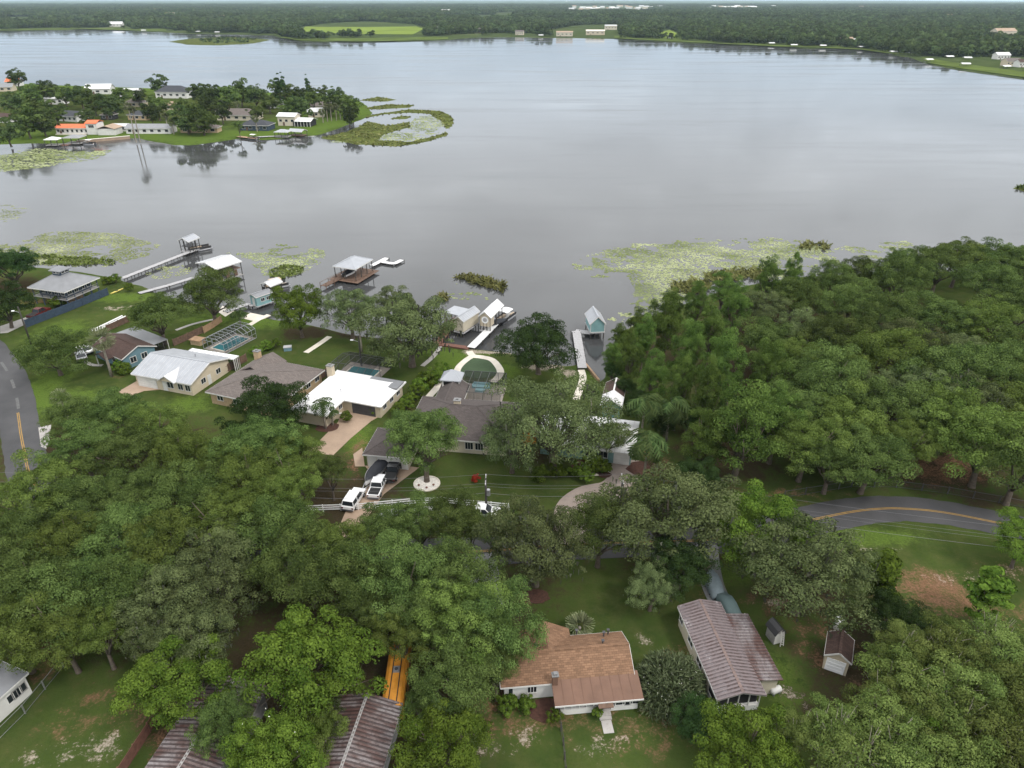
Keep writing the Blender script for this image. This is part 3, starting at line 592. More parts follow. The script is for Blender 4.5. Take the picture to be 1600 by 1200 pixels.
ribbon('road', rp, 6.0, GZ + .045, 'asphalt', jitter=.25)
for s_ in (-1, 1): ribbon('road_line', rp[36:], .14, GZ + .049, 'road_yellow', s_ * .13, th=.003)
ribbon('road_patch', rp[8:36], .5, GZ + .049, 'road_white', .2, dash=3, th=.003)
def paving(name, px, mat, z=.05): return sheet(name, [P(*p) for p in px], GZ + z, mat)
paving('driveway', [(0, 521), (0, 510), (35, 498), (60, 488), (80, 492), (50, 502), (12, 520)], 'concrete')
paving('driveway', [(185, 612), (215, 595), (260, 602), (250, 609), (225, 611), (200, 620)], 'tan_concrete')
paving('driveway', [(60, 668), (80, 664), (77, 690), (72, 702), (64, 698)], 'concrete')
paving('driveway', [(536, 640), (545, 632), (598, 648), (580, 658), (548, 685), (520, 712), (480, 705), (500, 688), (528, 660)], 'tan_concrete')
paving('driveway', [(570, 728), (640, 729), (655, 731), (640, 742), (600, 772), (580, 800), (555, 845), (520, 845), (540, 800), (566, 770), (585, 745)], 'tan_concrete')
paving('driveway', [(552, 710), (566, 700), (570, 729), (555, 729)], 'tan_concrete')
ribbon('driveway', path_pts([(977, 718), (974, 745), (955, 765), (915, 775), (890, 800), (898, 850)]), 4.6, GZ + .05, 'pink_concrete')
ribbon('driveway', path_pts([(1105, 850), (1107, 880), (1114, 915), (1130, 950)]), 3.0, GZ + .05, 'grey_concrete')
ribbon('driveway', path_pts([(745, 868), (752, 890), (758, 930), (765, 960)]), 4.5, GZ + .05, 'grey_concrete')
ribbon('footpath', path_pts([(898, 733), (915, 738), (935, 740), (952, 737)]), 1.2, GZ + .052, 'pale_concrete')
kp = path_pts([(733, 549), (739, 556), (752, 558), (768, 562), (778, 572), (782, 582), (776, 592), (768, 597)], sub=8); ribbon('footpath', kp, 1.5, GZ + .052, 'pale_concrete')
ribbon('footpath', path_pts([(739, 556), (728, 563), (716, 575), (713, 590), (712, 597)], sub=8), 1.4, GZ + .056, 'pale_concrete')
ribbon('footpath', path_pts([(908, 578), (911, 590), (907, 604), (900, 625)]), 1.4, GZ + .052, 'pale_concrete')
ribbon('footpath', path_pts([(688, 541), (678, 556), (660, 572)]), 1.0, GZ + .052, 'concrete'); ribbon('footpath', path_pts([(478, 551), (498, 538), (515, 526)]), 1.3, GZ + .052, 'pale_concrete')
ribbon('footpath', path_pts([(390, 508), (403, 500), (420, 492)]), 1.3, GZ + .052, 'pale_concrete'); ribbon('footpath', path_pts([(275, 516), (300, 507), (330, 500), (345, 499)]), .9, GZ + .052, 'concrete')
ribbon('footpath', path_pts([(130, 563), (143, 570), (160, 571)]), .9, GZ + .052, 'concrete'); ribbon('seawall', path_pts([(682, 539), (705, 541), (732, 545)]), 1.3, GZ + .3, 'red_wood', th=1.4)
ribbon('seawall', path_pts([(914, 568), (924, 580), (936, 595)]), .4, GZ + .25, 'tan_wood', th=1.4)
ribbon('footpath', path_pts([(670, 620), (684, 604), (690, 592)]), 1.4, GZ + .052, 'pale_concrete')
paving('patio', [(376, 497), (392, 489), (416, 494), (402, 503)], 'pale_concrete'); paving('boat_ramp', [(340, 487), (348, 478), (366, 486), (352, 495)], 'pale_concrete')
c = P(750, 575); o = MB().prism([(c.x + math.cos(a * math.pi / 14) * 4.6, c.y + math.sin(a * math.pi / 14) * 4.6) for a in range(28)], GZ - .2, GZ + .045).build('putting_green', 'putting_green'); o['kind'] = 'structure'
for px, py, r_, mt in ((1008, 733, 3.2, 'mulch'), (660, 757, 0, 'mulch'), (512, 668, 2.2, 'mulch'), (925, 728, 3.2, 'mulch'), (838, 932, 1.8, 'mulch'), (945, 742, 1.2, 'mulch'), (855, 1110, 2.2, 'mulch')):
    if r_: c = P(px, py); o = MB().prism([(c.x + math.cos(a * math.pi / 9) * r_ * random.uniform(.8, 1.1), c.y + math.sin(a * math.pi / 9) * r_ * .7) for a in range(18)], GZ - .2, GZ + .06).build('flower_bed', mt); o['kind'] = 'structure'

# ================================================================== TREES
def crown(name, Rr, Hc, ncl, nleaf, lsz, mat, seed, lump=.30, flat=.8, low=-.35, top=1.0, inner=.25, cone=0.0, moss=False):
    """leaf quads on many small clumps spread over a crown's volume; z=0 is the crown's middle"""
    g = np.random.default_rng(seed)
    i_ = np.arange(ncl) + .5; zz = 1 - i_ / ncl * (1 - low); ph = i_ * 2.39996 + g.uniform(0, 6.28)       # evenly spread clump directions, then jittered
    d = np.stack([np.sqrt(1 - zz ** 2) * np.cos(ph), np.sqrt(1 - zz ** 2) * np.sin(ph), zz], -1) + g.normal(0, .17, (ncl, 3)); d /= np.linalg.norm(d, axis=1)[:, None]; d = d[g.random(ncl) > .1]; k = len(d)
    az = np.arctan2(d[:, 1], d[:, 0]); lob = 1 + .20 * np.sin(az * 2 + g.uniform(0, 6)) * np.cos(d[:, 2] * 3 + g.uniform(0, 6)) + .13 * np.sin(az * 5 + g.uniform(0, 6))
    fr = np.where(g.random(k) < inner, g.uniform(.25, .6, k), g.uniform(.66, .95, k)) * lob
    c = d * fr[:, None] * np.array([Rr, Rr, Hc / 2])
    if cone: c[:, :2] *= (1 - cone * (c[:, 2:3] / Hc + .5))
    cr_ = Rr * lump * (.5 + .85 * g.random(k) ** 1.3); cv = g.random(k)
    n = nleaf * k; w_ = cr_ ** 2; ci = g.choice(k, n, p=w_ / w_.sum())
    ld = g.normal(size=(n, 3)); ld[:, 2] = np.where(ld[:, 2] < -.35, -ld[:, 2], ld[:, 2]) + .2; ld /= np.linalg.norm(ld, axis=1)[:, None]
    rad = cr_[ci] * (1.08 - np.abs(g.normal(0, .22, n))); p = c[ci] + ld * rad[:, None] * np.array([1, 1, flat])
    nr = ld + g.normal(0, .32, (n, 3)); nr /= np.linalg.norm(nr, axis=1)[:, None]
    a = np.cross(nr, g.normal(size=(n, 3))); a /= np.linalg.norm(a, axis=1)[:, None] + 1e-9; b_ = np.cross(nr, a)
    s_ = lsz * g.uniform(.6, 1.3, n)[:, None]
    v_ = np.stack([p - a * s_ * .5 , p + b_ * s_ * .32, p + a * s_ * .5, p - b_ * s_ * .32], 1)
    at_ = np.clip(cv[ci] * .5 + g.random(n) * .5, 0, 1)
    me = quads(name, v_, np.repeat(at_, 4), mat, 'mesh'); return me, c
def trunk_mesh(name, pts_c, H0, r0, seed, nb=9, mat='bark', spread=.55, base_split=.35):
    """tapered trunk that forks into limbs reaching the clumps; z=0 is the ground, the crown's middle is H0 up"""
    g = random.Random(seed); mb = MB(); fork = Vector((g.uniform(-.3, .3), g.uniform(-.3, .3), H0 * base_split))
    mb.tube([(0, 0, -.3), (0, 0, .15), (fork.x * .5, fork.y * .5, fork.z * .5), fork], [r0 * 1.5, r0 * 1.15, r0 * .95, r0 * .85], 8)
    idx = list(range(len(pts_c))); g.shuffle(idx)
    for i in idx[:nb]:
        e = Vector(pts_c[i]) * .86 + Vector((0, 0, H0)); m_ = fork.lerp(e, .5) + Vector((g.uniform(-.5, .5), g.uniform(-.5, .5), -.08 * (e - fork).length + g.uniform(0, .8)))
        mb.tube([fork - Vector((0, 0, .25)), fork.lerp(m_, .5) + Vector((0, 0, .2)), m_, e], [r0 * .6, r0 * .42, r0 * .28, r0 * .09], 6)
        for q in range(2):
            e2 = m_.lerp(e, .5) + Vector((g.uniform(-1.6, 1.6), g.uniform(-1.6, 1.6), g.uniform(-.2, 1.2))); mb.tube([m_, m_.lerp(e2, .5) + Vector((0, 0, .15)), e2], [r0 * .22, r0 * .15, r0 * .05], 5)
    me = bpy.data.meshes.new(name); me.from_pydata(mb.v, [], mb.f); me.update(); me.polygons.foreach_set('use_smooth', [True] * len(me.polygons)); me.materials.append(MATS[mat]); return me
def moss_mesh(name, c, seed, n=420, ln=.8):
    g = np.random.default_rng(seed); k = g.integers(0, len(c), n); p = c[k] + g.normal(0, .9, (n, 3)) * np.array([1, 1, .5]); p[:, 2] -= .1
    a = g.uniform(0, 3.14, n); wd = g.uniform(.08, .22, n); l_ = ln * g.uniform(.4, 1.2, n); dx = np.stack([np.cos(a) * wd, np.sin(a) * wd, np.zeros(n)], -1); dz = np.zeros((n, 3)); dz[:, 2] = -l_; dz[:, :2] = g.normal(0, .1, (n, 2))
    return quads(name, np.stack([p - dx, p + dx, p + dx * .3 + dz, p - dx * .3 + dz], 1), np.repeat(g.random(n), 4), 'moss', 'mesh')
SPEC = {}
def species(key, nv, H0, Rr, Hc, r0, ncl, nleaf, lsz, mat, bark='bark', moss=0, nb=9, seed=0, **kw):
    L = []
    for i in range(nv):
        me, c = crown('crown', Rr, Hc, ncl, nleaf, lsz, mat, seed + i * 13 + 1, **kw)
        ts = kw.get('low', -.35); tm = trunk_mesh('trunk', c, H0, r0, seed + i, nb, bark); mm = moss_mesh('hanging_moss', c, seed + i, moss) if moss else None
        L.append((me, tm, mm))
    SPEC[key] = dict(L=L, H0=H0, R=Rr, used=0)
species('oak', 5, 7.2, 7.0, 8.6, .45, 135, 240, .25, 'leaf_oak', seed=10, lump=.185, low=-.5)
species('light', 4, 7.2, 7.0, 9.4, .45, 135, 235, .25, 'leaf_light', seed=410, lump=.18, low=-.5)
species('moss', 3, 7.6, 7.0, 8.6, .48, 130, 235, .25, 'leaf_moss', moss=300, seed=60, lump=.18, nb=12, low=-.65)
species('open', 1, 8.6, 9.6, 10.5, .62, 150, 260, .26, 'leaf_moss', moss=300, seed=91, lump=.185, nb=26, inner=.35, low=-.6)
species('bright', 3, 5.6, 6.0, 8.4, .35, 120, 230, .26, 'leaf_bright', seed=110, lump=.185, low=-.6)
species('dark', 2, 5.6, 6.0, 8.0, .4, 125, 220, .25, 'leaf_dark', seed=140, lump=.19, low=-.55)
species('cypress', 4, 8.2, 4.8, 13.5, .4, 120, 220, .25, 'leaf_cypress', seed=170, lump=.24, low=-.85, cone=.22, flat=.95, nb=14, inner=.3)
species('scrub', 3, 4.2, 4.6, 6.6, .2, 75, 210, .22, 'leaf_scrub', 'pale_bark', seed=200, lump=.22, low=-.9, inner=.45, nb=14)
species('bare', 2, 4.2, 4.2, 6.0, .2, 34, 34, .34, 'leaf_scrub', 'pale_bark', seed=230, lump=.3, low=-.8, inner=.6, nb=30)
species('young', 2, 4.6, 2.2, 8.2, .16, 46, 80, .44, 'leaf_bright', seed=250, lump=.33, low=-.95, cone=.5)
species('bush', 2, 1.3, 1.7, 2.6, .08, 30, 90, .30, 'leaf_bright', seed=270, lump=.34, low=-.8)
species('far', 4, 7.0, 6.2, 10.6, .4, 44, 70, .9, 'leaf_far', seed=300, lump=.29, low=-.9, nb=6)
species('farbright', 2, 7.0, 6.2, 10.6, .4, 44, 70, .9, 'leaf_oak', seed=330, lump=.29, low=-.9, nb=6)
species('farpine', 1, 9.0, 2.2, 16, .3, 26, 34, 1.0, 'leaf_dark', seed=350, lump=.42, low=-.98, cone=.75, nb=3)
NAMES = dict(oak='live_oak_tree', moss='mossy_oak_tree', light='live_oak_tree', open='spreading_oak_tree', bright='camphor_tree', dark='magnolia_tree', cypress='cypress_tree', scrub='scrub_tree', bare='bare_branched_tree', young='young_tree', bush='shrub', far='oak_tree', farbright='oak_tree', farpine='pine_tree')
def tree(kind, px, py, r, h, label, group=None, cat='tree', gz=GZ, base=None, extra=None):
    """px,py: middle of the crown in the photograph; r crown radius, h crown mid-height, metres"""
    S = SPEC[kind]; me, tm, mm = S['L'][S['used'] % len(S['L'])]; S['used'] += 1
    h *= random.uniform(.9, 1.14) if group else 1.0
    p = P(px, py, gz + h) if base is None else P(*base, gz); k = h / S['H0']; kx = r / S['R']
    t_ = thing(NAMES[kind], label, cat, (p.x, p.y, gz), random.uniform(0, 6.28), group)
    c = link('crown', me, t_); c.location = (0, 0, h); c.scale = (kx * random.uniform(.87, 1.13), kx * random.uniform(.87, 1.13), k if kind in ('cypress', 'young', 'farpine') else kx * random.uniform(.9, 1.08)); c.rotation_euler = (random.uniform(-.12, .12), random.uniform(-.12, .12), 0); tr = link('trunk', tm, t_); tr.scale = (kx, kx, k)
    if mm: m_ = link('hanging_moss', mm, t_); m_['kind'] = 'stuff'; m_.location = (0, 0, h); m_.scale = (kx, kx, kx)
    return t_
key_phrase = {'lakeside': 'in the dense wood between lake and curved road', 'broad wood': 'in the broad wood beside the wire fenced lawn', 'road and the bus': 'in the row between the middle road and the yellow bus', 'of the thicket': 'in the thicket beyond the sheds'}
SPLIT = [('lakeside', 470, 670, 'at the lake edge of the dense wood beyond the curved road', 'deep inside the dense wood between lake and curved road', 'of the dense wood along the curved road fence'),
         ('broad wood', 790, 900, 'on the driveway side of the broad oak wood', 'in the middle of the broad oak wood', 'at the wire fenced lawn end of the broad oak wood'),
         ('road and the bus', 870, 940, 'in the oak row at the white rail fence', 'in the oak rows between the middle road and the yellow bus', 'close around the yellow bus'),
         ('of the thicket', 1060, 1130, 'in the thicket at the orange dirt patch', 'in the thicket beside the brown roofed shed', 'in the thicket beside the mobile home lawn')]
def many(kind, lst, label, group, h=None):
    for q in lst:
        px, py, r = q[:3]; r *= (1.0 if 'lakeside' in group else .88) * random.uniform(.86, 1.1); k2, lb, gr = kind, label, group
        if kind == 'oak' and random.random() < (.22 if 'lakeside' in group else .4): k2, lb, gr = 'light', 'lighter leaved ' + label.replace('dull green ', ''), 'lighter ' + group
        for key, lo, hi, t0, t1, t2 in SPLIT:
            if key in group: lb = lb.replace(key_phrase[key], (t0 if py < lo else t2 if py > hi else t1))
        tree(k2, px, py, r, (q[3] if len(q) > 3 else (h or 5.0 + r * .32)), lb, gr)

# single trees that stand out
tree('dark', 18, 415, 7, 6.5, 'dark rounded tree behind the stilted grey house by the shallows'); tree('dark', 6, 478, 6, 5.5, 'dark tree beside the mulch bed before the stilted grey house')
tree('oak', 246, 490, 6.4, 7.4, 'grey green oak with pale trunk behind the small blue house'); tree('oak', 328, 462, 7.6, 7.2, 'forked spreading tree on the lawn by the light wooden fence panels')
t5 = tree('oak', 84, 553, 6.2, 4.8, 'round magnolia with scattered white blossoms beside the bend of the road')
tree('bright', 466, 484, 6.6, 6.8, 'rounded deep green tree beside the concrete slab and teal boathouse'); tree('moss', 546, 482, 6.2, 7.5, 'slender mossy oak at the shore beside the hip roofed dock')
tree('moss', 640, 515, 9.8, 8.4, 'broad grey green oak overhanging the lawn and shore behind the white roofed house'); tree('moss', 615, 475, 5.2, 7.5, 'smaller mossy oak at the water behind the broad shore oak')
tree('dark', 842, 540, 7.6, 6.4, 'glossy dark green tree on the sandy shore beside the keyhole path'); tree('dark', 420, 642, 7.2, 5.4, 'very dark round tree covering the front of the grey brown roof')
tree('open', 868, 655, 11.0, 9.0, 'huge spreading oak with bare lower limbs over the white and teal house'); tree('oak', 665, 684, 6.7, 8.2, 'oak over the garage rising from a round white gravel bed', base=(667, 752))
tree('oak', 640, 668, 3.8, 5.6, 'smaller oak shading the garage roof'); tree('light', 950, 682, 3.8, 5.0, 'slim oak in front of the white and teal house'); tree('moss', 800, 690, 5.2, 6.0, 'lower oak at the front window of the dark roofed house')
tree('bright', 482, 1036, 7.2, 6.8, 'big bright green camphor with billowing crown between two rusted roofs'); tree('bright', 276, 1064, 5.2, 5.8, 'bright green camphor hanging over the rusted roof and its lawn')
tree('bright', 692, 1172, 5.0, 5.2, 'bright green camphor beside the rusted roof behind the bus'); tr = tree('bright', 425, 1188, 5.0, 6.0, 'white blossomed tree in front of the rusted roofs')
tree('light', 480, 1155, 3.6, 4.6, 'rounded light oak leaning over the west slope of a rusted roof'); tree('oak', 350, 1128, 3.4, 4.8, 'small dull oak pressed against the end of a rusted roof'); tree('oak', 500, 1115, 2.2, 3.6, 'small olive tree between the camphor and the rusted gable roof')
tree('moss', 1040, 800, 8.6, 8.2, 'wide mossy oak leaning over the road by the pink driveway'); tree('oak', 938, 826, 5.2, 6.6, 'oak between the mossy road oak and the pole with two crossarms')
tree('dark', 1065, 880, 4.6, 4.6, 'dark dense tree at the road edge beside the grey driveway'); tree('moss', 1020, 915, 3.4, 4.2, 'pale drooping small tree on the lawn behind the brown roofed house')
tree('bright', 1185, 825, 6.4, 6.4, 'bright rounded oak at the start of the road curve'); tree('moss', 1262, 886, 7.9, 7.6, 'large soft olive oak between the two garden sheds and the road')
tree('young', 1382, 905, 2.2, 4.8, 'narrow bright green young tree beside the large olive oak'); tree('young', 1545, 925, 3.0, 5.0, 'lopsided young tree standing at the orange dirt patch'); tree('bright', 1600, 842, 4.2, 5.0, 'bright tree at the outer edge of the road curve')
tree('moss', 838, 845, 6.6, 7.6, 'pale oak on the near side of the road beside the mulch ring'); tree('cypress', 1160, 672, 6.6, 9.5, 'tallest bright cypress at the edge of the wood by the lawn strip')
tree('cypress', 1100, 690, 4.0, 7.0, 'shorter cypress in front of the tall bright cypress'); tree('dark', 1090, 750, 4.2, 3.6, 'dark undergrowth tree at the foot of the tall cypress')
tree('oak', 710, 1065, 4.2, 6.2, 'oak standing beside the yellow bus'); tree('oak', 655, 1100, 1.6, 3.6, 'small leafy tree at the corner of the rusted roof and bus'); tree('light', 630, 992, 3.6, 6.4, 'oak hanging over the hood of the yellow bus'); tree('oak', 775, 1035, 2.6, 6.0, 'oak bough tree touching the end of the brown shingle roof')
tree('dark', 1395, 960, 3.6, 4.0, 'dark shrubby tree behind the brown roofed shed')
tree('bright', 1170, 1186, 5.6, 4.8, 'yellow green tree in front of the rusted white mobile home'); tree('dark', 1095, 1130, 3.0, 2.6, 'dark low tree at the corner post of the mobile home porch')
# woods: only their place tells these apart
many('oak', [(118, 652, 6.0), (178, 650, 5.8), (238, 672, 5.8), (130, 700, 6.6), (205, 708, 6.8), (285, 712, 6.4), (335, 712, 5.0)], 'live oak in the clump between the bending road and the white metal roof', 'oaks of the clump by the bending road')
many('oak', [(410, 700, 6.6), (462, 712, 5.6), (515, 735, 3.6), (455, 745, 4.6), (390, 752, 6.6), (450, 775, 6.8), (60, 770, 7.2), (135, 790, 7.2), (215, 775, 7.0), (300, 780, 7.4), (355, 815, 6.6), (25, 840, 6.8), (100, 855, 7.2), (185, 850, 7.0), (265, 855, 7.0), (430, 840, 6.8), (45, 925, 6.6), (120, 930, 7.0), (190, 925, 6.6), (20, 985, 5.4), (95, 985, 5.2), (0, 905, 6.0), (155, 985, 4.8)], 'live oak in the broad wood beside the wire fenced lawn', 'oaks of the broad wood')
many('moss', [(255, 945, 6.8), (330, 915, 7.0), (335, 860, 6.6), (300, 1000, 5.2), (240, 985, 5.0)], 'paler mossy oak in the broad wood beside the wire fenced lawn', 'mossy oaks of the broad wood')
many('oak', [(528, 862, 5.4), (606, 826, 4.6), (657, 812, 5.0), (710, 810, 4.8), (778, 826, 4.0), (735, 822, 3.2), (545, 905, 6.4), (625, 900, 6.4), (700, 905, 6.2), (572, 950, 4.6), (675, 962, 5.2), (725, 965, 6.4), (775, 975, 5.4), (745, 1015, 5.0), (480, 880, 6.0)], 'live oak in the row between the middle road and the yellow bus', 'oaks between the road and the bus')
many('oak', [(1240, 465, 7.2), (1300, 440, 6.4), (1350, 432, 7), (1420, 415, 8), (1500, 404, 8), (1560, 408, 8), (1610, 415, 8),  (1330, 480, 7.6), (1405, 440, 7.6), (1470, 412, 8.0), (1545, 440, 7.6), (1200, 540, 6.6), (1285, 600, 8.0), (1310, 535, 7.2), (1390, 560, 8.4), (1460, 500, 8.2), (1540, 510, 8.2), (1390, 500, 7.0), (1600, 480, 8.0), (1320, 665, 8.2), (1400, 640, 8.0), (1475, 590, 8.0), (1560, 580, 8.4), (1262, 690, 7.0), (1360, 715, 7.2), (1480, 655, 7.0), (1545, 690, 8.2), (1600, 640, 7.6), (1420, 690, 5.6), (1300, 720, 6.0), (1240, 640, 6.4), (1600, 720, 6.4), (1240, 560, 6.0), (1585, 410, 6.5), (1620, 560, 8)], 'dull green oak in the dense wood between lake and curved road', 'oaks of the dense lakeside wood')
many('moss', [(1190, 480, 5.4), (1260, 520, 6.2), (1350, 610, 6.4), (1430, 540, 7.0), (1510, 555, 6.6), (1520, 620, 6.8), (1440, 610, 6.0)], 'greyer moss hung oak in the dense wood between lake and curved road', 'mossy oaks of the dense lakeside wood')
many('cypress', [(970, 535, 3.0, 4.8), (1000, 508, 3.4, 5.5), (1050, 480, 3.8, 5.5), (1130, 455, 4.2, 6), (958, 562, 2.4, 4), (985, 560, 3.2, 7), (1005, 535, 3.6, 7.5), (1040, 510, 4.0, 8), (1075, 560, 4.2, 8.5), (1110, 520, 4.4, 8.5), (1060, 610, 4.2, 8), (1020, 590, 3.4, 7), (1130, 580, 4.6, 9), (1150, 480, 4.2, 8.5), (1105, 620, 4.2, 8.5), (1090, 475, 3.6, 7), (1200, 590, 4.8, 9), (1215, 660, 4.6, 8.5), (1200, 440, 3.6, 7.5), (1235, 435, 3.2, 7)], 'bright cypress in the swampy edge of the wood by the teal boathouse', 'cypresses along the swampy shore')
many('dark', [(960, 580, 2.6, 2.8), (975, 605, 2.8, 3.0), (1000, 625, 2.8, 3.0), (1040, 660, 3.0, 3.0), (1075, 650, 3.0, 3.0)], 'dark low tree at the foot of the shore cypresses', 'low dark trees under the shore cypresses')
many('scrub', [(1415, 1015, 3.8), (1480, 1010, 4.6), (1560, 1015, 4.6), (1375, 1095, 3.4), (1420, 1070, 4.6), (1500, 1080, 4.8), (1580, 1085, 4.8), (1300, 1135, 3.2), (1380, 1130, 4.4), (1460, 1140, 4.8), (1550, 1150, 4.8), (1310, 1185, 4.2), (1410, 1190, 4.4), (1500, 1200, 4.8), (1590, 1190, 4.8), (1240, 1140, 3.2), (1440, 1010, 3.4), (1600, 1020, 4), (1530, 1050, 3.8)], 'scrubby light green tree in the thicket beyond the sheds', 'scrub trees of the thicket')
many('dark', [(1425, 1045, 3.2, 3.2), (1485, 1105, 3.2, 3.2), (1350, 1150, 2.6, 2.8), (1540, 1185, 3.2, 3.4), (1585, 1050, 3.2, 3.4), (1445, 975, 2.6, 2.8)], 'dark leaved tree among the scrub of the thicket beyond the sheds', 'dark trees of the thicket')
many('bare', [(1360, 1125, 3.6), (1475, 1050, 3.8), (1360, 1180, 4.2), (1440, 1100, 3.6), (1555, 985, 3.2), (1310, 1150, 3.6), (1410, 1160, 3.6), (1500, 1130, 3.4), (1390, 1060, 3.2)], 'half bare tree with pale branches in the thicket beyond the sheds', 'half bare trees of the thicket')
many('bright', [(1450, 1180, 4.4, 4.2), (1385, 1045, 3.0, 3.4), (1530, 1105, 4.2, 4.6)], 'rich green leafy tree in the thicket beyond the sheds', 'leafy trees of the thicket')
for q in [(692, 578, 1.8), (680, 586, 1.9), (668, 592, 2.1), (656, 602, 1.9), (650, 612, 1.7), (642, 622, 1.5), (634, 630, 1.6), (622, 640, 1.6)]: tree('bush', q[0], q[1], q[2], 1.4, 'round clipped green shrub in the hedge between the white and dark roofs', 'hedge shrubs', 'shrub')
for q in [(792, 1100, 1.1), (824, 1100, 1.0), (866, 1118, .8), (934, 1113, .6)]: tree('bush', q[0], q[1], q[2], .9, 'small green shrub against the wall of the brown roofed house', 'shrubs by the brown roofed house', 'shrub')
for q in [(185, 573, 1.6), (193, 576, 1.4), (180, 435, 1.5), (168, 438, 1.4), (90, 472, 1.8), (200, 448, 1.2)]: tree('bush', q[0], q[1], q[2], 1.2, 'dark garden shrub near the stilted grey and small blue houses', 'garden shrubs by the stilted and blue houses', 'shrub')
for q in [(905, 735, 1.6), (925, 722, 1.8), (940, 728, 1.5), (918, 745, 1.1), (870, 735, 1.5), (845, 740, 1.6), (400, 548, 1.2), (415, 540, 1.4), (430, 536, 1.3), (540, 575 + 75, 1.0), (585, 641, .9)]: tree('bush', q[0], q[1], q[2], 1.1, 'leafy shrub in the beds along the lakefront houses', 'shrubs by the lakefront houses', 'shrub')
b = tree('bush', 744, 747, .7, .8, 'small orange red bush alone on the front lawn', None, 'shrub'); b.children[0].data = b.children[0].data.copy(); b.children[0].data.materials[0] = MATS['red_leaf']
# blossoms and autumn bough
def sprinkle(t_, n, rad, h, mat, sz, name='blossom', zb=.2):
    g = np.random.default_rng(n); d = g.normal(size=(n, 3)); d[:, 2] = np.abs(d[:, 2]) + zb; d /= np.linalg.norm(d, axis=1)[:, None]; p = d * np.array([rad, rad, rad * .75]) * g.uniform(.93, 1.06, (n, 1)); p[:, 2] += h
    a = g.normal(size=(n, 3)); a /= np.linalg.norm(a, axis=1)[:, None]; b_ = np.cross(a, d); s_ = sz * g.uniform(.6, 1.2, (n, 1))
    o = quads(name, np.stack([p - a * s_, p + b_ * s_, p + a * s_, p - b_ * s_], 1), np.repeat(g.random(n), 4), mat, t_); o['kind'] = 'stuff'
sprinkle(t5, 26, 5.6, 4.8, 'flower_white', .09); sprinkle(tr, 22, 4.9, 6.0, 'flower_white', .08)
big = [o for o in col.objects if o.name.startswith('spreading_oak')][0]
g = np.random.default_rng(5); pp = np.array([-4.2, -5.2, 8.6]) + g.normal(0, .5, (150, 3)); aa = g.normal(size=(150, 3)) * .12; bb = g.normal(size=(150, 3)) * .10
big.rotation_euler = (0, 0, 0); quads('autumn_bough', np.stack([pp - aa, pp + bb, pp + aa, pp - bb], 1), np.repeat(g.random(150), 4), 'leaf_autumn', big)['kind'] = 'stuff'
# palms
def palm(name, label, px, py, h, nf, fl, mat='leaf_palm', droop=1.0, fan=False, r=.18, group=None, at='head'):
    p = P(px, py, GZ + h) if at == 'head' else P(px, py); t_ = thing(name, label, 'palm', (p.x, p.y, GZ), random.uniform(0, 6), group)
    MB().tube([(0, 0, -.2), (.05, 0, h * .4), (0, .05, h * .8), (0, 0, h)], [r * 1.3, r, r * .9, r], 8).build('trunk', 'pale_bark', t_, True)
    for i in range(nf):
        a = i * 2.39996 + random.uniform(-.2, .2); el = random.uniform(-.2, 1.1) if not fan else random.uniform(-.5, 1.2); qs = []; d = Vector((math.cos(a), math.sin(a), 0)); side = Vector((-d.y, d.x, 0)); up = Vector((0, 0, 1)); pos = Vector((0, 0, h)); n = 8; ang = el
        if fan:
            c = pos + (d * math.cos(el) + up * math.sin(el)) * fl * .45
            for k in range(9):
                f = (k - 4) / 4 * 1.25; dd = (d * math.cos(el) + up * math.sin(el)) * math.cos(f) + side * math.sin(f); tip = c + dd * fl * .6 - up * .25 * fl * abs(f) * .4; ss = dd.cross(up).normalized() * .07; qs.append([pos.lerp(c, .9) - ss * .5, pos.lerp(c, .9) + ss * .5, tip + ss, tip - ss])
        else:
            prev = pos
            for k in range(n):
                nx_ = prev + (d * math.cos(ang) + up * math.sin(ang)) * fl / n; ln = fl * .30 * math.sin(math.pi * (k + .9) / (n + 1)) + .1
                for s_ in (-1, 1):
                    tip = nx_ + side * s_ * ln - up * ln * .55 + d * ln * .3; qs.append([prev, prev.lerp(nx_, .75), tip + d * .05, tip - d * .05])
                    tip2 = tip - d * .16 - up * .04; qs.append([prev.lerp(nx_, .4), nx_, tip2 + d * .1 + side * s_ * .04, tip2])
                prev = nx_; ang -= droop * .26
        quads('frond', np.array([[list(v_) for v_ in q] for q in qs]), np.repeat(np.random.default_rng(i).random(len(qs)), 4), mat, t_)
palm('cabbage_palm', 'tall cabbage palm with pale trunk beside the small blue house', 157, 531, 8.2, 36, 2.7, 'leaf_fan', fan=True, r=.24)
for q in [(1008, 628, 8.5), (1048, 632, 7.5), (1012, 690, 8.0)]: palm('queen_palm', 'drooping queen palm beside the white and teal house', q[0], q[1], q[2], 20, 4.2, droop=1.1, r=.2, group='queen palms by the teal house')
palm('queen_palm', 'small queen palm at the shore by the light fence panels', 372, 487, 4.6, 13, 2.4)
palm('cabbage_palm', 'yellowing cabbage palm under the broad shore oak', 561, 511, 6.0, 24, 1.5, 'leaf_fan', fan=True); palm('queen_palm', 'slender palm at the corner of the bright white roof', 503, 632, 5.0, 11, 2.6); palm('queen_palm', 'short young palm in the bed beside the tan driveway', 517, 643, 2.8, 8, 1.6)
palm('palmetto', 'pale fan leaved palmetto behind the brown shingle roof', 906, 980, 1.6, 22, 1.9, 'leaf_fan', fan=True, r=.2); palm('cabbage_palm', 'cabbage palm beside the brown roof of the teal guest house', 925, 612, 5.0, 20, 1.6, fan=True)
palm('cabbage_palm', 'short cabbage palm before the oak clump at the bending road', 95, 622, 5.0, 22, 1.8, 'leaf_fan', fan=True)
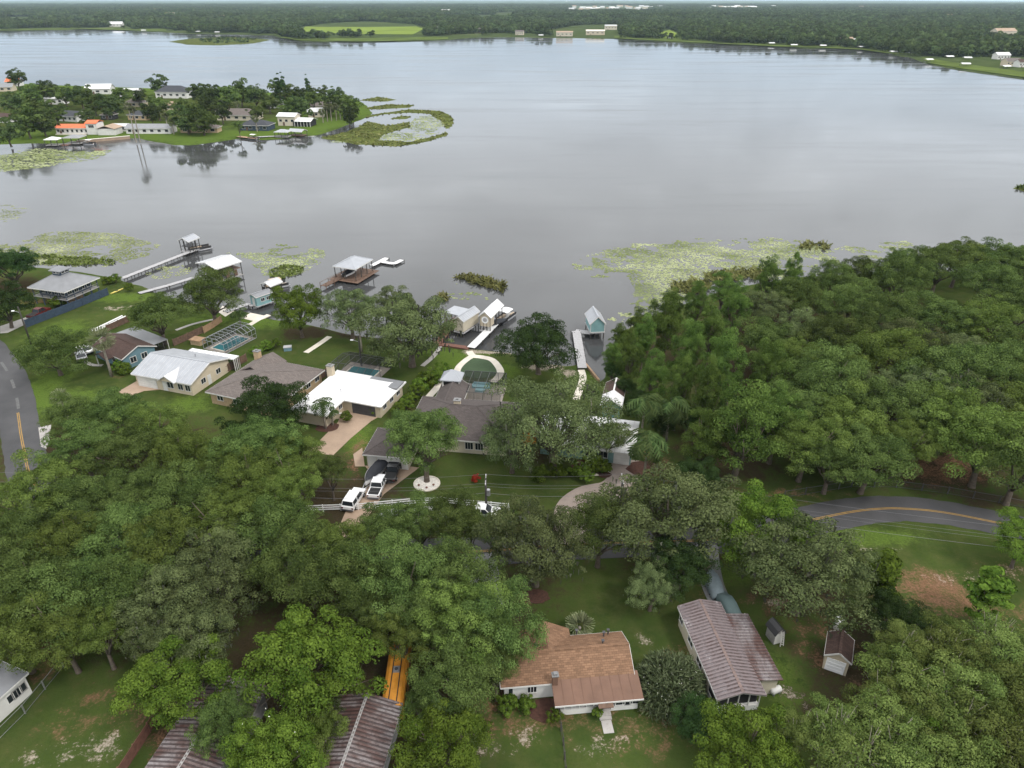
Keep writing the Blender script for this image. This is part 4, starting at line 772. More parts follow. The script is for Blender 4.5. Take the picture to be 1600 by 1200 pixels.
# oleander
g = np.random.default_rng(77); ol = thing('oleander_bush', 'big oleander bush with pale blossoms between the brown roof and mobile home', 'bush', P(1045, 1082), 0)
n = 9000; d = g.normal(size=(n, 3)); d[:, 2] = np.abs(d[:, 2]) - .15; d /= np.linalg.norm(d, axis=1)[:, None]; rr = g.uniform(.55, 1.04, n)[:, None] * (1 + .10 * np.sin(d[:, :1] * 7 + 1) * np.sin(d[:, 1:2] * 8)); p = d * rr * np.array([4.1, 4.1, 3.6]); p[:, 2] += .5
a = d + g.normal(0, .55, (n, 3)); a /= np.linalg.norm(a, axis=1)[:, None]; b_ = np.cross(a, g.normal(size=(n, 3))); b_ /= np.linalg.norm(b_, axis=1)[:, None]; s_ = g.uniform(.22, .42, (n, 1))
quads('crown', np.stack([p - a * s_, p + b_ * .07, p + a * s_, p - b_ * .07], 1), np.repeat(g.random(n), 4), 'leaf_oleander', ol); sprinkle(ol, 120, 4.15, .6, 'flower_white', .075)
tb = MB()
for i in range(14): aa = i * .449; tb.tube([(math.cos(aa) * .3, math.sin(aa) * .3, -.2), (math.cos(aa) * 1.2, math.sin(aa) * 1.2, 1.6), (math.cos(aa) * 2.6, math.sin(aa) * 2.6, 2.6)], [.06, .05, .02], 5)
tb.build('stem', 'bark', ol)
# peninsula trees
PZ = .9
pen = [(25, 122, 8), (48, 150, 8), (75, 143, 8), (100, 148, 8), (125, 150, 8), (145, 160, 7.5), (170, 165, 7.5), (190, 150, 7.5), (20, 160, 7), (40, 190, 8), (66, 192, 7), (55, 172, 7), (10, 205, 6.5), (85, 175, 6.5), (135, 182, 5), (245, 165, 8), (248, 132, 7.5), (270, 150, 0), (290, 185, 8), (315, 188, 8), (330, 150, 8.5), (355, 150, 8.5), (310, 145, 7.5), (375, 145, 8.5), (398, 150, 8), (420, 160, 7), (440, 145, 7.5), (455, 150, 7.5), (475, 150, 7), (490, 155, 7), (468, 168, 7), (450, 172, 6), (525, 150, 6), (535, 160, 7.5), (515, 165, 6.5), (550, 168, 6.5), (545, 180, 5.5), (285, 168, 6.5), (236, 176, 6), (505, 145, 5), (345, 172, 6), (400, 175, 5.5), (325, 165, 6.5), (430, 135, 5), (215, 150, 5), (372, 195, 3)]
for i, (x, y, r) in enumerate(pen):
    if not r: continue
    k = 'farbright' if i % 2 else 'far'; tree(k, x, y, r * 1.02, 4.6 + r * .45, 'bright green oak among the houses on the wooded point' if k == 'farbright' else 'dark oak among the houses on the wooded point', 'bright oaks on the wooded point' if k == 'farbright' else 'dark oaks on the wooded point', gz=PZ)
for x, y, h in [(481, 138, 12), (435, 140, 11), (443, 137, 11)]: tree('farpine', x, y, 3.0, h, 'narrow dark pine rising above the oaks on the wooded point', 'pines on the wooded point', gz=PZ)
def farpalm(px, py, h, label, group=None):
    p = P(px, py, PZ); t_ = thing('cabbage_palm', label, 'palm', (p.x, p.y, PZ), 0, group); MB().tube([(0, 0, -.3), (.2, 0, h)], [.3, .2], 6).build('trunk', 'pale_bark', t_)
    g = np.random.default_rng(int(px)); n = 90; d = g.normal(size=(n, 3)); d /= np.linalg.norm(d, axis=1)[:, None]; p = d * 1.5; p[:, 2] += h; a = d * .9; b_ = np.cross(d, g.normal(size=(n, 3))) * .25
    quads('crown', np.stack([p - a, p + b_, p + a, p - b_], 1), np.repeat(g.random(n), 4), 'leaf_fan', t_)
farpalm(213, 222, 18, 'tall leaning palm at the water on the wooded point', 'tall palms at the water'); farpalm(219, 221, 16, 'tall leaning palm at the water on the wooded point', 'tall palms at the water')
for x, y in ((263, 205), (272, 210), (374, 185), (402, 206), (505, 192), (512, 190), (518, 189), (526, 188), (532, 187), (540, 186)): farpalm(x, y, random.uniform(6, 9), 'short palm on the lawns of the wooded point', 'short palms on the wooded point')

# far woods: one mass of trees to the horizon
lib = bpy.data.collections.new('far_tree_kinds')
for i in range(4):
    me, c = crown('far_crown', 6.5, 9.0, 16, 22, 2.6, 'leaf_far', 400 + i, lump=.42, low=-.75); o = bpy.data.objects.new('far_crown', me); lib.objects.link(o)
libp = bpy.data.collections.new('far_grove_kinds')
for i in range(3):
    g = np.random.default_rng(500 + i); V = []; A = []
    for k in range(16):
        me, c = crown('x', 8.5, 10, 9, 12, 6.0, 'leaf_far', 600 + i * 20 + k, lump=.5, low=-.3); q = np.zeros(len(me.vertices) * 3, np.float32); me.vertices.foreach_get('co', q); q = q.reshape(-1, 4, 3) + np.array([(k % 4) * 14 - 21 + g.uniform(-4, 4), (k // 4) * 14 - 21 + g.uniform(-4, 4), g.uniform(-1.5, 2.5)]); V.append(q); A.append(np.repeat(np.clip(g.random() * .6 + g.random(len(q)) * .4, 0, 1), 4)); bpy.data.meshes.remove(me)
    me = quads('far_grove', np.concatenate(V), np.concatenate(A), 'leaf_far', 'mesh'); o = bpy.data.objects.new('far_grove', me); libp.objects.link(o)
fx = np.array([p.x for p in far_r]); fy = np.array([p.y for p in far_r]); fa = fx / fy; so_ = np.argsort(fa)
def scatter(name, label, X, Y, coll, smin, smax, z):
    me = bpy.data.meshes.new(name); me.from_pydata([(x, y, z) for x, y in zip(X, Y)], [], []); o = link(name, me); tag(o, label, 'woods', None, 'stuff')
    ng = bpy.data.node_groups.new(name, 'GeometryNodeTree'); ng.interface.new_socket('Geometry', in_out='INPUT', socket_type='NodeSocketGeometry'); ng.interface.new_socket('Geometry', in_out='OUTPUT', socket_type='NodeSocketGeometry')
    gi = ng.nodes.new('NodeGroupInput'); go = ng.nodes.new('NodeGroupOutput'); ip = ng.nodes.new('GeometryNodeInstanceOnPoints'); ci = ng.nodes.new('GeometryNodeCollectionInfo'); ci.inputs[0].default_value = coll; ci.inputs[1].default_value = True; ci.inputs[2].default_value = True
    rv = ng.nodes.new('FunctionNodeRandomValue'); rv.data_type = 'FLOAT_VECTOR'; rv.inputs[0].default_value = (0, 0, 0); rv.inputs[1].default_value = (0, 0, 6.28)
    rs = ng.nodes.new('FunctionNodeRandomValue'); rs.data_type = 'FLOAT'; rs.inputs[2].default_value = smin; rs.inputs[3].default_value = smax; rs.inputs['Seed'].default_value = 4
    ip.inputs['Pick Instance'].default_value = True; k = ng.links.new
    k(gi.outputs[0], ip.inputs['Points']); k(ci.outputs[0], ip.inputs['Instance']); k(rv.outputs[0], ip.inputs['Rotation']); k(rs.outputs[1], ip.inputs['Scale']); k(ip.outputs[0], go.inputs[0])
    md = o.modifiers.new('woods', 'NODES'); md.node_group = ng; return o
def farpts(d0, d1, dens, seed):
    g = np.random.default_rng(seed); A = .85 * (d1 ** 2 - d0 ** 2); n = int(A / dens); Y = np.sqrt(g.uniform(d0 ** 2, d1 ** 2, n)); X = Y * g.uniform(-.85, .85, n)
    sy = np.interp(X / Y, fa[so_], fy[so_]); k = Y > sy * 1.012 + 6; X, Y = X[k], Y[k]; sy = sy[k]
    pxx = X / Y                                                    # open ground: fields, lawns, marsh bank
    k = np.ones(len(X), bool)
    for poly, z in FIELDS: k &= sdist(X, Y, [(p.x, p.y) for p in poly]) < -4
    k &= fbm(X * .003 + 7, Y * .0012) < .66; bank = (Y - sy) / sy; k &= ~((bank < .10) & (fbm(X * .004 + 3, Y * .004) > .46) & (fbm(X * .02, Y * .02) > .35)); k &= ~((bank < .035) & (fbm(X * .03, Y * .01) > .4)); return X[k], Y[k]
FIELDS = [(PX(q, 2), 2) for q in ([(462, 50), (474, 42), (520, 36), (575, 33.5), (645, 38), (672, 46), (655, 58), (560, 57.5), (480, 56)], [(484, 15), (497, 12), (527, 12.5), (524, 16.5), (500, 19)], [(1028, 59), (1031, 50), (1046, 46), (1060, 52), (1064, 62)], [(880, 21), (890, 9), (1010, 9), (1030, 19), (960, 19.5)], [(1105, 16), (1115, 9), (1185, 9), (1190, 16)], [(112, 38), (122, 26), (130, 30), (128, 42)], [(868, 57), (872, 45), (900, 40), (965, 38), (970, 57)], [(172, 45), (176, 36), (196, 36), (200, 45)], [(1560, 110), (1566, 98), (1600, 98), (1640, 120)], [(1436, 100), (1440, 88), (1515, 92), (1540, 108)])]
X, Y = farpts(1000, 2600, 125, 1); scatter('far_woods', 'hazy green woods along the far shore of the lake', X, Y, lib, .6, 1.6, 6.0)
X, Y = farpts(2600, 9000, 2100, 2); scatter('distant_woods', 'bluish woods fading out towards the horizon', X, Y, libp, 1.0, 1.5, 8.0)

# ================================================================== HOUSES NEAR THE CAMERA
def house(name, label, fr, cat='house'): return thing(name, label, cat, fr.o, fr.rz)
def ext(r, d): return (r[0] - d, r[1] + d, r[2] - d, r[3] + d)

# brown shingle house
F = Frame((782, 1075), (992, 1057), (975, 986), 2.7); h = house('house', 'white bungalow with brown shingle roof and lower porch roof, alone on its lawn', F); r = F.rect; wl = shrink(r, .45)
walls(h, wl, 2.6, 'white_paint', 'x', 1.5); rf = roof_piece(h, 'gable', r, 2.7, 1.55, 'brown_shingle', 'x', 'brown_shingle')
xd = F.loc((852, 1000), 3)[0]; MB().extr_y([(xd - 3.0, 2.75), (xd, 4.32), (xd + 3.0, 2.75)], 0, r[3] + 1.0).build('cross_gable_roof', 'brown_shingle', rf)
MB().box(xd - 2.4, xd + 2.4, wl[3], r[3] + .6, -.1, 2.72).build('porch_wall', 'white_paint', h)
for qx, qy in ((-3, .8), (-6.5, 1.4), (-6.3, .7), (2, 3.0), (4.5, .6), (5.6, 2.6), (5.0, 2.2)): vent(rf, qx, qy, 4.25 - abs(qy) * .33)
chimney(h, F.loc((866, 1060), 3)[0], -3.2, 2.5, 4.1, 'porch_brown', .28)
px0 = F.loc((862, 1072), 2.4)[0]; px1 = F.loc((1004, 1086), 2.1)[0]; py0 = F.loc((866, 1105), 2.1)[1]; yA = r[2] + .02
po = MB().extr_x([(py0, 2.05), (yA + .6, 2.78), (yA + .6, 2.92), (py0, 2.2)], px0, px1).build('porch_roof', 'porch_brown', h); MB().box(px0, px1, py0 - .04, py0 - .002, 1.98, 2.2).build('fascia', 'white_paint', po)
for i in range(1, 9): x = px0 + (px1 - px0) * i / 9; MB().bar((x, py0 + .05, 2.22), (x, yA + .5, 2.93), .05, .03).build('roof_seam', 'porch_brown', po)
pr = (px0 + .35, px1 - .4, py0 + .5, wl[2] + .3); walls(h, (pr[0], pr[1], pr[2], pr[3]), .85, 'white_paint', name='porch_wall'); MB().box(pr[0] + .05, pr[1] - .05, pr[2] + .25, pr[3], .8, 2.06).build('porch_shade_block', 'painted_shade', h)  # solid block behind the posts, porch shade put into its colour
tm_ = F.loc((962, 1100), 1)[0]
for i in range(9):
    x = pr[0] + (tm_ - pr[0]) * i / 8; MB().box(x - .05, x + .05, pr[2], pr[2] + .12, .85, 2.1).build('porch_post', 'white_paint', h)
walls(h, (tm_ + .1, pr[1], pr[2] - .01, pr[3] - .1), 2.05, 'white_paint', name='sunroom_wall'); rr_ = (tm_ + .1, pr[1], pr[2] - .01, pr[3])
window(h, rr_, 'y-', .28, 1.5, .9, 1.35); window(h, rr_, 'y-', .72, 1.5, .9, 1.35); window(h, wl, 'y-', .22, .95, 1.2, 1.6, bars=2); window(h, wl, 'y-', .05, .45, 1.1, 1.6, bars=0); window(h, wl, 'x+', .5, 1.2, 1.1, 1.6)
xs_ = F.loc((947, 1110), 1)[0]; door(h, (tm_ - 2.5, tm_, pr[2], pr[3]), 'y-', .6, .95, 2.0, 'brown_wood')
aw = MB().extr_x([(pr[2] - 1.0, 1.85), (pr[2] + .02, 2.15), (pr[2] + .02, 2.22), (pr[2] - 1.0, 1.92)], xs_ - .9, xs_ + .7).build('awning', 'brown_wood', h)
for k in range(3): MB().box(xs_ - .7, xs_ + .6, pr[2] - .35 * (k + 1), pr[2] - .35 * k - .003, -.1, .5 - .17 * k).build('step', 'concrete', h)
MB().box(xs_ - .6, xs_ + .5, pr[2] - 2.6, pr[2] - 1.1, -.1, .06).build('landing', 'concrete', h)
ch = thing('white_bench', 'white garden bench behind the brown shingle roof', 'bench', P(855, 990), .1)
MB().box(-.8, .8, -.25, .25, .38, .45).build('seat', 'white_paint', ch); MB().box(-.8, .8, .25, .3, .45, .95).build('backrest', 'white_paint', ch)
for x in (-.75, .7):
    for y in (-.22, .2): MB().box(x, x + .06, y, y + .06, -.02, .4).build('leg', 'white_paint', ch)

# mobile home with rusted corrugated roof
F = Frame((1121, 1094), (1198, 1086), (1056, 948), 2.9); h = house('mobile_home', 'long mobile home under a rust streaked white corrugated roof', F, 'mobile home'); r = F.rect; wl = shrink(r, .3)
wl = (wl[0], wl[1], wl[2] + 2.6, wl[3]); walls(h, wl, 2.8, 'pale_cream_wall', 'y', .75, .3); rf = roof_piece(h, 'gable', r, 2.9, .8, 'rusted_valley', 'y', 'rust_cap', 'white_paint'); seams(rf, r, 2.9, .8, 'y', .44, .24, .10, 'rusted_white', 'corrugation')
y1 = F.loc((1168, 960), 2.6)[1]; y0 = F.loc((1223, 1062), 2.6)[1]; x1 = F.loc((1223, 1062), 2.5)[0]; ar = (r[1] - .1, x1, y0, y1)
cp = MB().extr_y([(ar[0], 2.82), (ar[1], 2.45), (ar[1], 2.55), (ar[0], 2.92)], y0, y1).build('carport_roof', 'rusted_valley', h); rb = MB()
for i in range(int((y1 - y0) / .44) + 1): y = y0 + .05 + i * .44; rb.bar((ar[0], y, 2.94), (ar[1], y, 2.57), .22, .1)
rb.build('corrugation', 'rusted_grey', cp)['kind'] = 'stuff'
walls(h, (ar[0] + .6, ar[1] - .35, y0 + .35, y0 + 3.4), 2.42, 'pale_cream_wall', name='store_room_wall')
for y in (y0 + 6, y0 + 9.5, y1 - .4): MB().box(ar[1] - .35, ar[1] - .25, y, y + .1, -.1, 2.5).build('carport_post', 'white_paint', h)
MB().box(wl[0], wl[1], r[2] + .5, wl[2] - .02, -.1, .75).build('porch_wall', 'white_paint', h); MB().box(wl[0] + .1, wl[1] - .1, r[2] + .9, wl[2] - .05, .7, 2.7).build('porch_shade_block', 'painted_shade', h)  # dark block fills the porch, its shade painted in
for i in range(5): x = wl[0] + (wl[1] - wl[0] - .1) * i / 4; MB().box(x, x + .1, r[2] + .49, r[2] + .6, .75, 2.8).build('porch_post', 'white_paint', h)
window(h, wl, 'x-', .93, 1.0, 1.0, 1.7); window(h, wl, 'x-', .6, 1.4, 1.0, 1.7); window(h, wl, 'x-', .3, 1.4, 1.0, 1.7); window(h, wl, 'y+', .5, 1.4, 1.0, 1.7); door(h, wl, 'x+', .85)
tk = thing('propane_tank', 'white propane tank beside the mobile home store room', 'tank', P(1211, 1083), .4); MB().tube([(-.7, 0, .55), (-.55, 0, .55), (.55, 0, .55), (.7, 0, .55)], [.12, .38, .38, .12], 12).build('tank', 'white_paint', tk, True)
for x in (-.4, .4): MB().box(x - .06, x + .06, -.3, .3, -.05, .25).build('foot', 'grey_concrete', tk)

def small_shed(name, label, a, b_, c, e, hh, roofm, wallm, kind='gable'):
    F = Frame(a, b_, c, e); h = house(name, label, F, 'shed'); r = F.rect; wl = shrink(r, .2)
    if kind == 'gable':
        walls(h, wl, e - .05, wallm, 'y', hh, .2); roof_piece(h, 'gable', r, e, hh, roofm, 'y', roofm)
    else:
        x0, x1, y0, y1 = r; m_ = (x0 + x1) / 2; MB().box(*wl, -.05, e).extr_y([(x0 + .2, e - .02), (x1 - .2, e - .02), (x1 - .45, e + hh * .6), (m_, e + hh * .92), (x0 + .45, e + hh * .6)], wl[2], wl[3]).build('wall', wallm, h)
        MB().extr_y([(x0, e), (x0 + .35, e + hh * .66), (m_, e + hh), (x1 - .35, e + hh * .66), (x1, e), (x1 - .12, e), (x1 - .45, e + hh * .58), (m_, e + hh * .9), (x0 + .45, e + hh * .58), (x0 + .12, e)], y0, y1).build('roof', roofm, h)
    return F, h, wl
F, h, wl = small_shed('garden_shed', 'small grey shed with black gambrel roof and a ladder on its front', (1211, 995), (1229, 990), (1199, 975), 1.6, 1.0, 'black_metal', 'grey_wood', 'gambrel'); door(h, wl, 'y-', .5, 1.1, 1.6)
ld = thing('ladder', 'white ladder leaning on the front of the small gambrel shed', 'ladder', F.o + Vector((*(F.vv * (F.rect[2] + .1) + F.u * .25), 0)), h.rotation_euler.z)
for s_ in (-.22, .22): MB().bar((s_, -.4, 0), (s_, 0, 2.1), .07).build('stile', 'white_paint', ld)
for k in range(8): MB().bar((-.22, -.4 + .4 * (k + 1) / 9, 2.1 * (k + 1) / 9), (.22, -.4 + .4 * (k + 1) / 9, 2.1 * (k + 1) / 9), .045).build('rung', 'white_paint', ld)
F, h, wl = small_shed('garden_shed', 'cream shed with dark brown shingle gable roof beside the thicket', (1288, 1023), (1331, 1038), (1291, 986), 2.3, 1.0, 'dark_brown_shingle', 'cream_wall'); door(h, wl, 'y-', .48, 2.0, 1.95, 'lamp_white', 'garage_door')
o = thing('storage_tank', 'white water tank behind the brown shed', 'tank', P(1308, 982), 0); MB().tube([(0, 0, 0), (0, 0, 1.6), (0, 0, 1.9)], [.5, .5, .25], 14).build('tank', 'lamp_white', o, True); MB().tube([(0, 0, 1.88), (0, 0, 2.0)], .12, 10).build('lid', 'steel', o)
F, h, wl = small_shed('lean_shed', 'low weathered lean-to shed half hidden in the thicket', (1440, 990), (1456, 992), (1437, 980), 1.4, .35, 'grey_wood', 'brown_wood')

# white building at the lower left edge
F = Frame((44, 1051), (-40, 1126), (-40, 1025), 3.0); h = house('house', 'white flat roofed house with a grey roof at the lawn with the wire fence', F); r = F.rect; wl = shrink(r, .3)
walls(h, wl, 2.95, 'white_paint'); roof_piece(h, 'gable', r, 3.0, .45, 'grey_metal_roof', 'x', 'grey_metal_roof')
sd_ = 'y-' if abs(F.loc((24, 1077), 1.6)[1] - wl[2]) < abs(F.loc((24, 1077), 1.6)[1] - wl[3]) else 'y+'
tt = (F.loc((24, 1077), 1.6)[0] - wl[0]) / (wl[1] - wl[0]); window(h, wl, sd_, tt, 1.5, 1.0, 1.6, 'grey_wood', bars=2); window(h, wl, sd_, 1 - abs(tt - .5), 1.4, 1.0, 1.6)
# rusted roofs
def rust_barn(label, ridge_a, ridge_b, hw, e, hh):
    A = P(*ridge_a, GZ + e + hh); B = P(*ridge_b, GZ + e + hh); c = (A + B) / 2; d = B - A; L = d.length; t_ = thing('barn', label, 'barn', (c.x, c.y, GZ), math.atan2(d.y, d.x)); r = (-L / 2, L / 2, -hw, hw)
    walls(t_, shrink(r, .35), e - .05, 'grey_wood', 'x', hh, .35); rf = roof_piece(t_, 'gable', r, e, hh, 'rusted_grey_valley', 'x', 'grey_wood', 'grey_wood'); seams(rf, r, e, hh, 'x', .44, .24, .10, 'rusted_grey', 'corrugation'); door(t_, shrink(r, .35), 'x-', .5, 1.6, 2.2, 'grey_wood'); return t_
rust_barn('long outbuilding with rusted grey corrugated gable roof beside the yellow bus', (520, 1235), (574, 1084), 3.7, 2.9, 1.0); rust_barn('outbuilding with rusted grey corrugated roof half under the bright camphors', (272, 1210), (368, 1058), 3.6, 2.9, .8)
# bus
bp = P(620, 1045, GZ + 3); bq = P(626, 1000, GZ + 3); d = bq - bp; h = thing('school_bus', 'yellow bus with black roof strips parked behind the rusted roof', 'bus', (bp.x, bp.y, GZ), math.atan2(d.y, d.x) - math.pi / 2)
pf = [(-1.2, .7), (1.2, .7), (1.2, 2.55), (1.1, 2.85), (.8, 3.05), (0, 3.12), (-.8, 3.05), (-1.1, 2.85), (-1.2, 2.55)]; bd = MB().extr_y(pf, -4.6, 3.6).build('body', 'bus_yellow', h)
MB().extr_y([(-1.0, .6), (1.0, .6), (1.0, 1.55), (.8, 1.75), (-.8, 1.75), (-1.0, 1.55)], 3.6, 5.0).build('hood', 'bus_yellow', h)
for x in (-.42, .42): MB().bar((x, -4.5, 3.10), (x, 3.5, 3.10), .1, .05).build('roof_strip', 'rubber', bd)
MB().box(-.35, .35, -.6, .2, 3.1, 3.24).build('roof_hatch', 'steel', bd); MB().tube([(0, -.2, 3.24), (0, -.2, 3.32)], .2, 10).build('hatch_vent', 'dark_metal', bd)
for s_ in (-1, 1):
    for k in range(8): MB().box(min(s_ * 1.19, s_ * 1.215), max(s_ * 1.19, s_ * 1.215), -4.3 + k * .95, -3.5 + k * .95, 1.75, 2.4).build('window', 'glass', h)
    for z in (1.0, 1.55): MB().box(min(s_ * 1.19, s_ * 1.23), max(s_ * 1.19, s_ * 1.23), -4.6, 3.6, z, z + .06).build('rub_rail', 'rubber', h)
    for y in (-2.9, 4.0): w_ = MB().tube([(s_ * 1.0, y, .48), (s_ * 1.22, y, .48)], .48, 16).build('wheel', 'rubber', h); MB().tube([(s_ * 1.1, y, .48), (s_ * 1.235, y, .48)], .24, 10).build('rim', 'steel', w_)
MB().box(-1.05, 1.05, 3.59, 3.63, 1.8, 2.6).build('windshield', 'glass', h); MB().box(-1.1, 1.1, -4.72, -4.6, .6, .85).build('bumper', 'rubber', h)

# lakefront row ----------------------------------------------------------------
# stilted grey hip roof
F = Frame((42, 449), (100, 457), (160, 434), 4.6); h = house('stilt_house', 'navy stilted house with grey hip roof and a cupola by the shallows', F); r = F.rect; wl = shrink(r, 1.6)
MB().box(*wl, 2.3, 4.6).build('wall', 'navy_paint', h); rf = roof_piece(h, 'hip', r, 4.6, 3.0, 'grey_metal_roof', 'x', 'grey_metal_roof')
MB().box(*shrink(r, .5), 2.1, 2.28).build('balcony_deck', 'grey_wood', h); stilts(h, shrink(r, .7), -.2, 4.5, 5, 5, 'navy_paint', .13); MB().box(*shrink(r, 3.4), -.1, 2.1).build('lower_wall', 'tan_wood', h)
rl = MB(); a, b_, c, d_ = shrink(r, .6)
for p, q in (((a, c), (b_, c)), ((b_, c), (b_, d_)), ((b_, d_), (a, d_)), ((a, d_), (a, c))):
    for z in (2.75, 3.2): rl.bar((*p, z), (*q, z), .06)
rl.build('railing', 'grey_wood', h); cx_, cy_ = (r[0] + r[1]) / 2, (r[2] + r[3]) / 2
cu = MB().box(cx_ - 1.3, cx_ + 1.3, cy_ - 1.3, cy_ + 1.3, 6.8, 8.1).build('cupola', 'navy_paint', h); MB().hip(cx_ - 1.8, cx_ + 1.8, cy_ - 1.8, cy_ + 1.8, 8.15, .9).build('cupola_roof', 'grey_metal_roof', cu)
for s_ in ('y-', 'x+', 'x-', 'y+'):
    for q in (.3, .7): window(h, (cx_ - 1.3, cx_ + 1.3, cy_ - 1.3, cy_ + 1.3), s_, q, .8, .6, 7.7, bars=0)
for s_ in ('y-', 'x+', 'x-'):
    for q in (.15, .4, .65, .88): window(h, wl, s_, q, 1.1, 1.2, 3.6)
fence('privacy_fence', [(42, 512), (102, 489), (170, 461)], 2.0, 'navy_paint', 'tall navy privacy fence running from the road to the lake')
# blue house
F = Frame((190, 562), (142, 541), (246, 541), 2.7); h = house('house', 'small blue house with dark brown shingle roof behind a tall palm', F); r = F.rect; wl = shrink(r, .4); ax = 'x' if abs(F.loc((220, 540), 4)[0]) > abs(F.loc((220, 540), 4)[1]) else 'y'
walls(h, wl, 2.65, 'blue_wall', ax, 1.5, .4); rf = roof_piece(h, 'gable', r, 2.7, 1.6, 'dark_brown_shingle', ax, 'dark_brown_shingle')
for s_ in ('y-', 'y+', 'x-', 'x+'):
    for q in (.3, .65): window(h, wl, s_, q, 1.2, 1.2, 1.6)
a = F.loc((170, 553), 2.6); MB().gable(a[0] - 2.2, a[0] + 2.2, a[1] - 2.0, a[1] + 3.2, 2.6, .9, 'y').build('porch_roof', 'dark_brown_shingle', h)
for dx in (-1.9, 1.9): MB().box(a[0] + dx - .08, a[0] + dx + .08, a[1] - 1.8, a[1] - 1.64, -.1, 2.5).build('porch_post', 'white_paint', h)
b4 = F.box([(182, 520), (240, 533), (262, 530), (215, 514)], 2.6); MB().box(*b4, 2.5, 2.62).build('lanai_roof', 'grey_metal_roof', h)
for i in range(7):
    for y in (b4[2] + .1, b4[3] - .1): x = b4[0] + .1 + (b4[1] - b4[0] - .2) * i / 6; MB().box(x - .05, x + .05, y - .05, y + .05, -.1, 2.5).build('lanai_post', 'white_paint', h)
MB().box(*shrink(b4, .3), .0, 2.4).build('lanai_screen', 'screen_dark', h)
# white metal roof house
F = Frame((204, 584), (298, 601), (276, 545), 2.8); h = house('house', 'cream house with broad white metal roof and orange kayak at its side', F); r = F.rect; wl = shrink(r, .5)
walls(h, wl, 2.75, 'cream_wall', 'x', 1.8, .5); rf = roof_piece(h, 'gable', r, 2.8, 1.9, 'pale_metal_roof', 'x', 'pale_metal_roof'); seams(rf, r, 2.8, 1.9, 'x', .9, .05, .06, 'white_metal_roof'); vent(rf, 2, 2, 4.5, 'steel')
a = F.loc((262, 594), 2.8)[0]; pg = MB().gable(a - 2.0, a + 2.0, r[2] - .6, -1.5, 2.8, 1.2, 'y').build('porch_roof', 'white_metal_roof', h); MB().extr_y([(a - 1.7, 2.7), (a + 1.7, 2.7), (a, 3.75)], r[2] - .3, r[2] + .4).build('gable_wall', 'cream_wall', h)
for q, w_ in ((.62, 1.4), (.80, 1.1), (.93, 1.1)): window(h, wl, 'y-', q, w_, 1.2, 1.5)
door(h, wl, 'y-', .2, 4.6, 2.2, 'white_paint', 'garage_door'); door(h, wl, 'y-', .52); window(h, wl, 'x+', .3, 1.2, 1.0, 1.6); door(h, wl, 'x+', .45); window(h, wl, 'x+', .7, 1.2, 1.0, 1.6)
l4 = F.box([(297, 546), (372, 557), (356, 563), (290, 552)], 2.7); l4 = (l4[0], l4[1], wl[3] + .05, l4[3] + .3); lr = MB().box(*l4, 2.62, 2.74).build('lanai_roof', 'bright_roof', h); sm = MB()
for i in range(12): x = l4[0] + .2 + (l4[1] - l4[0] - .4) * i / 11; sm.bar((x, l4[2], 2.77), (x, l4[3], 2.77), .06)
sm.build('roof_seam', 'pale_metal_roof', lr)
for i in range(6):
    for y in (l4[3] - .1,): x = l4[0] + .1 + (l4[1] - l4[0] - .2) * i / 5; MB().box(x - .06, x + .06, y - .06, y + .06, -.1, 2.62).build('lanai_post', 'white_paint', h)
for i in range(4): y = l4[2] + .2 + (l4[3] - l4[2] - .3) * i / 3; MB().box(l4[1] - .16, l4[1] - .04, y - .06, y + .06, -.1, 2.62).build('lanai_post', 'white_paint', h)
MB().box(l4[0] + .3, l4[1] - .3, l4[2] + .1, l4[3] - .3, 0, 2.5).build('lanai_screen', 'screen_dark', h)
FC = Frame((352, 554), (401, 528), (318, 546), 0); pool(FC, shrink(FC.rect, .1), 'teal swimming pool inside the white framed cage', margin=.9); cage('pool_cage', 'white framed pool cage over the teal pool', FC, FC.rect, 3.2, 'pale_metal_roof', 'screen_dark', nx=8)
hb = thing('pump_house', 'low tan pump box beside the white framed pool cage', 'box', P(310, 537), F.rz); MB().box(-1.3, 1.3, -.9, .9, -.1, 1.1).build('wall', 'tan_brick', hb); MB().box(-1.5, 1.5, -1.1, 1.1, 1.1, 1.25).build('roof', 'tan_wood', hb)
# grey brown shingle hip house
F = Frame((320, 612), (430, 636), (400, 557), 2.7); h = house('house', 'tan brick house with grey brown shingle hip roof', F); r = F.rect; wl = shrink(r, .6); walls(h, wl, 2.65, 'tan_brick'); rf = roof_piece(h, 'hip', r, 2.7, 1.9, 'grey_brown_shingle', 'x', 'grey_brown_shingle')
MB().gable(r[0] + .2, r[0] + 6.5, r[3] - 6.5, r[3] + .6, 2.71, 1.5, 'y').build('wing_roof', 'grey_brown_shingle', h); chimney(h, r[0] + .6, r[3] - .9, 0, 4.6, 'tan_brick', .6)
for s_ in ('y-', 'x-', 'x+', 'y+'):
    for q in (.15, .4, .7, .9): window(h, wl, s_, q, 1.3, 1.0, 1.6)
fence('wood_fence', [(305, 611), (345, 588), (386, 564)], 1.8, 'brown_wood', 'dark wooden fence between the white metal roof and grey brown roof'); fence('wood_fence', [(272, 541), (295, 531), (318, 520)], 1.7, 'brown_wood', 'old brown wooden fence behind the small blue house'); fence('wood_fence', [(319, 521), (334, 512), (347, 503)], 1.7, 'tan_wood', 'new light wooden fence panels at the foot of the forked tree')
fence('wood_fence', [(474, 612), (500, 594), (520, 582)], 1.8, 'brown_wood', 'dark wooden fence beside the bright white roof'); fence('wood_fence', [(168, 518), (186, 510), (202, 503)], 1.6, 'brown_wood', 'short dark fence at the back of the small blue house')
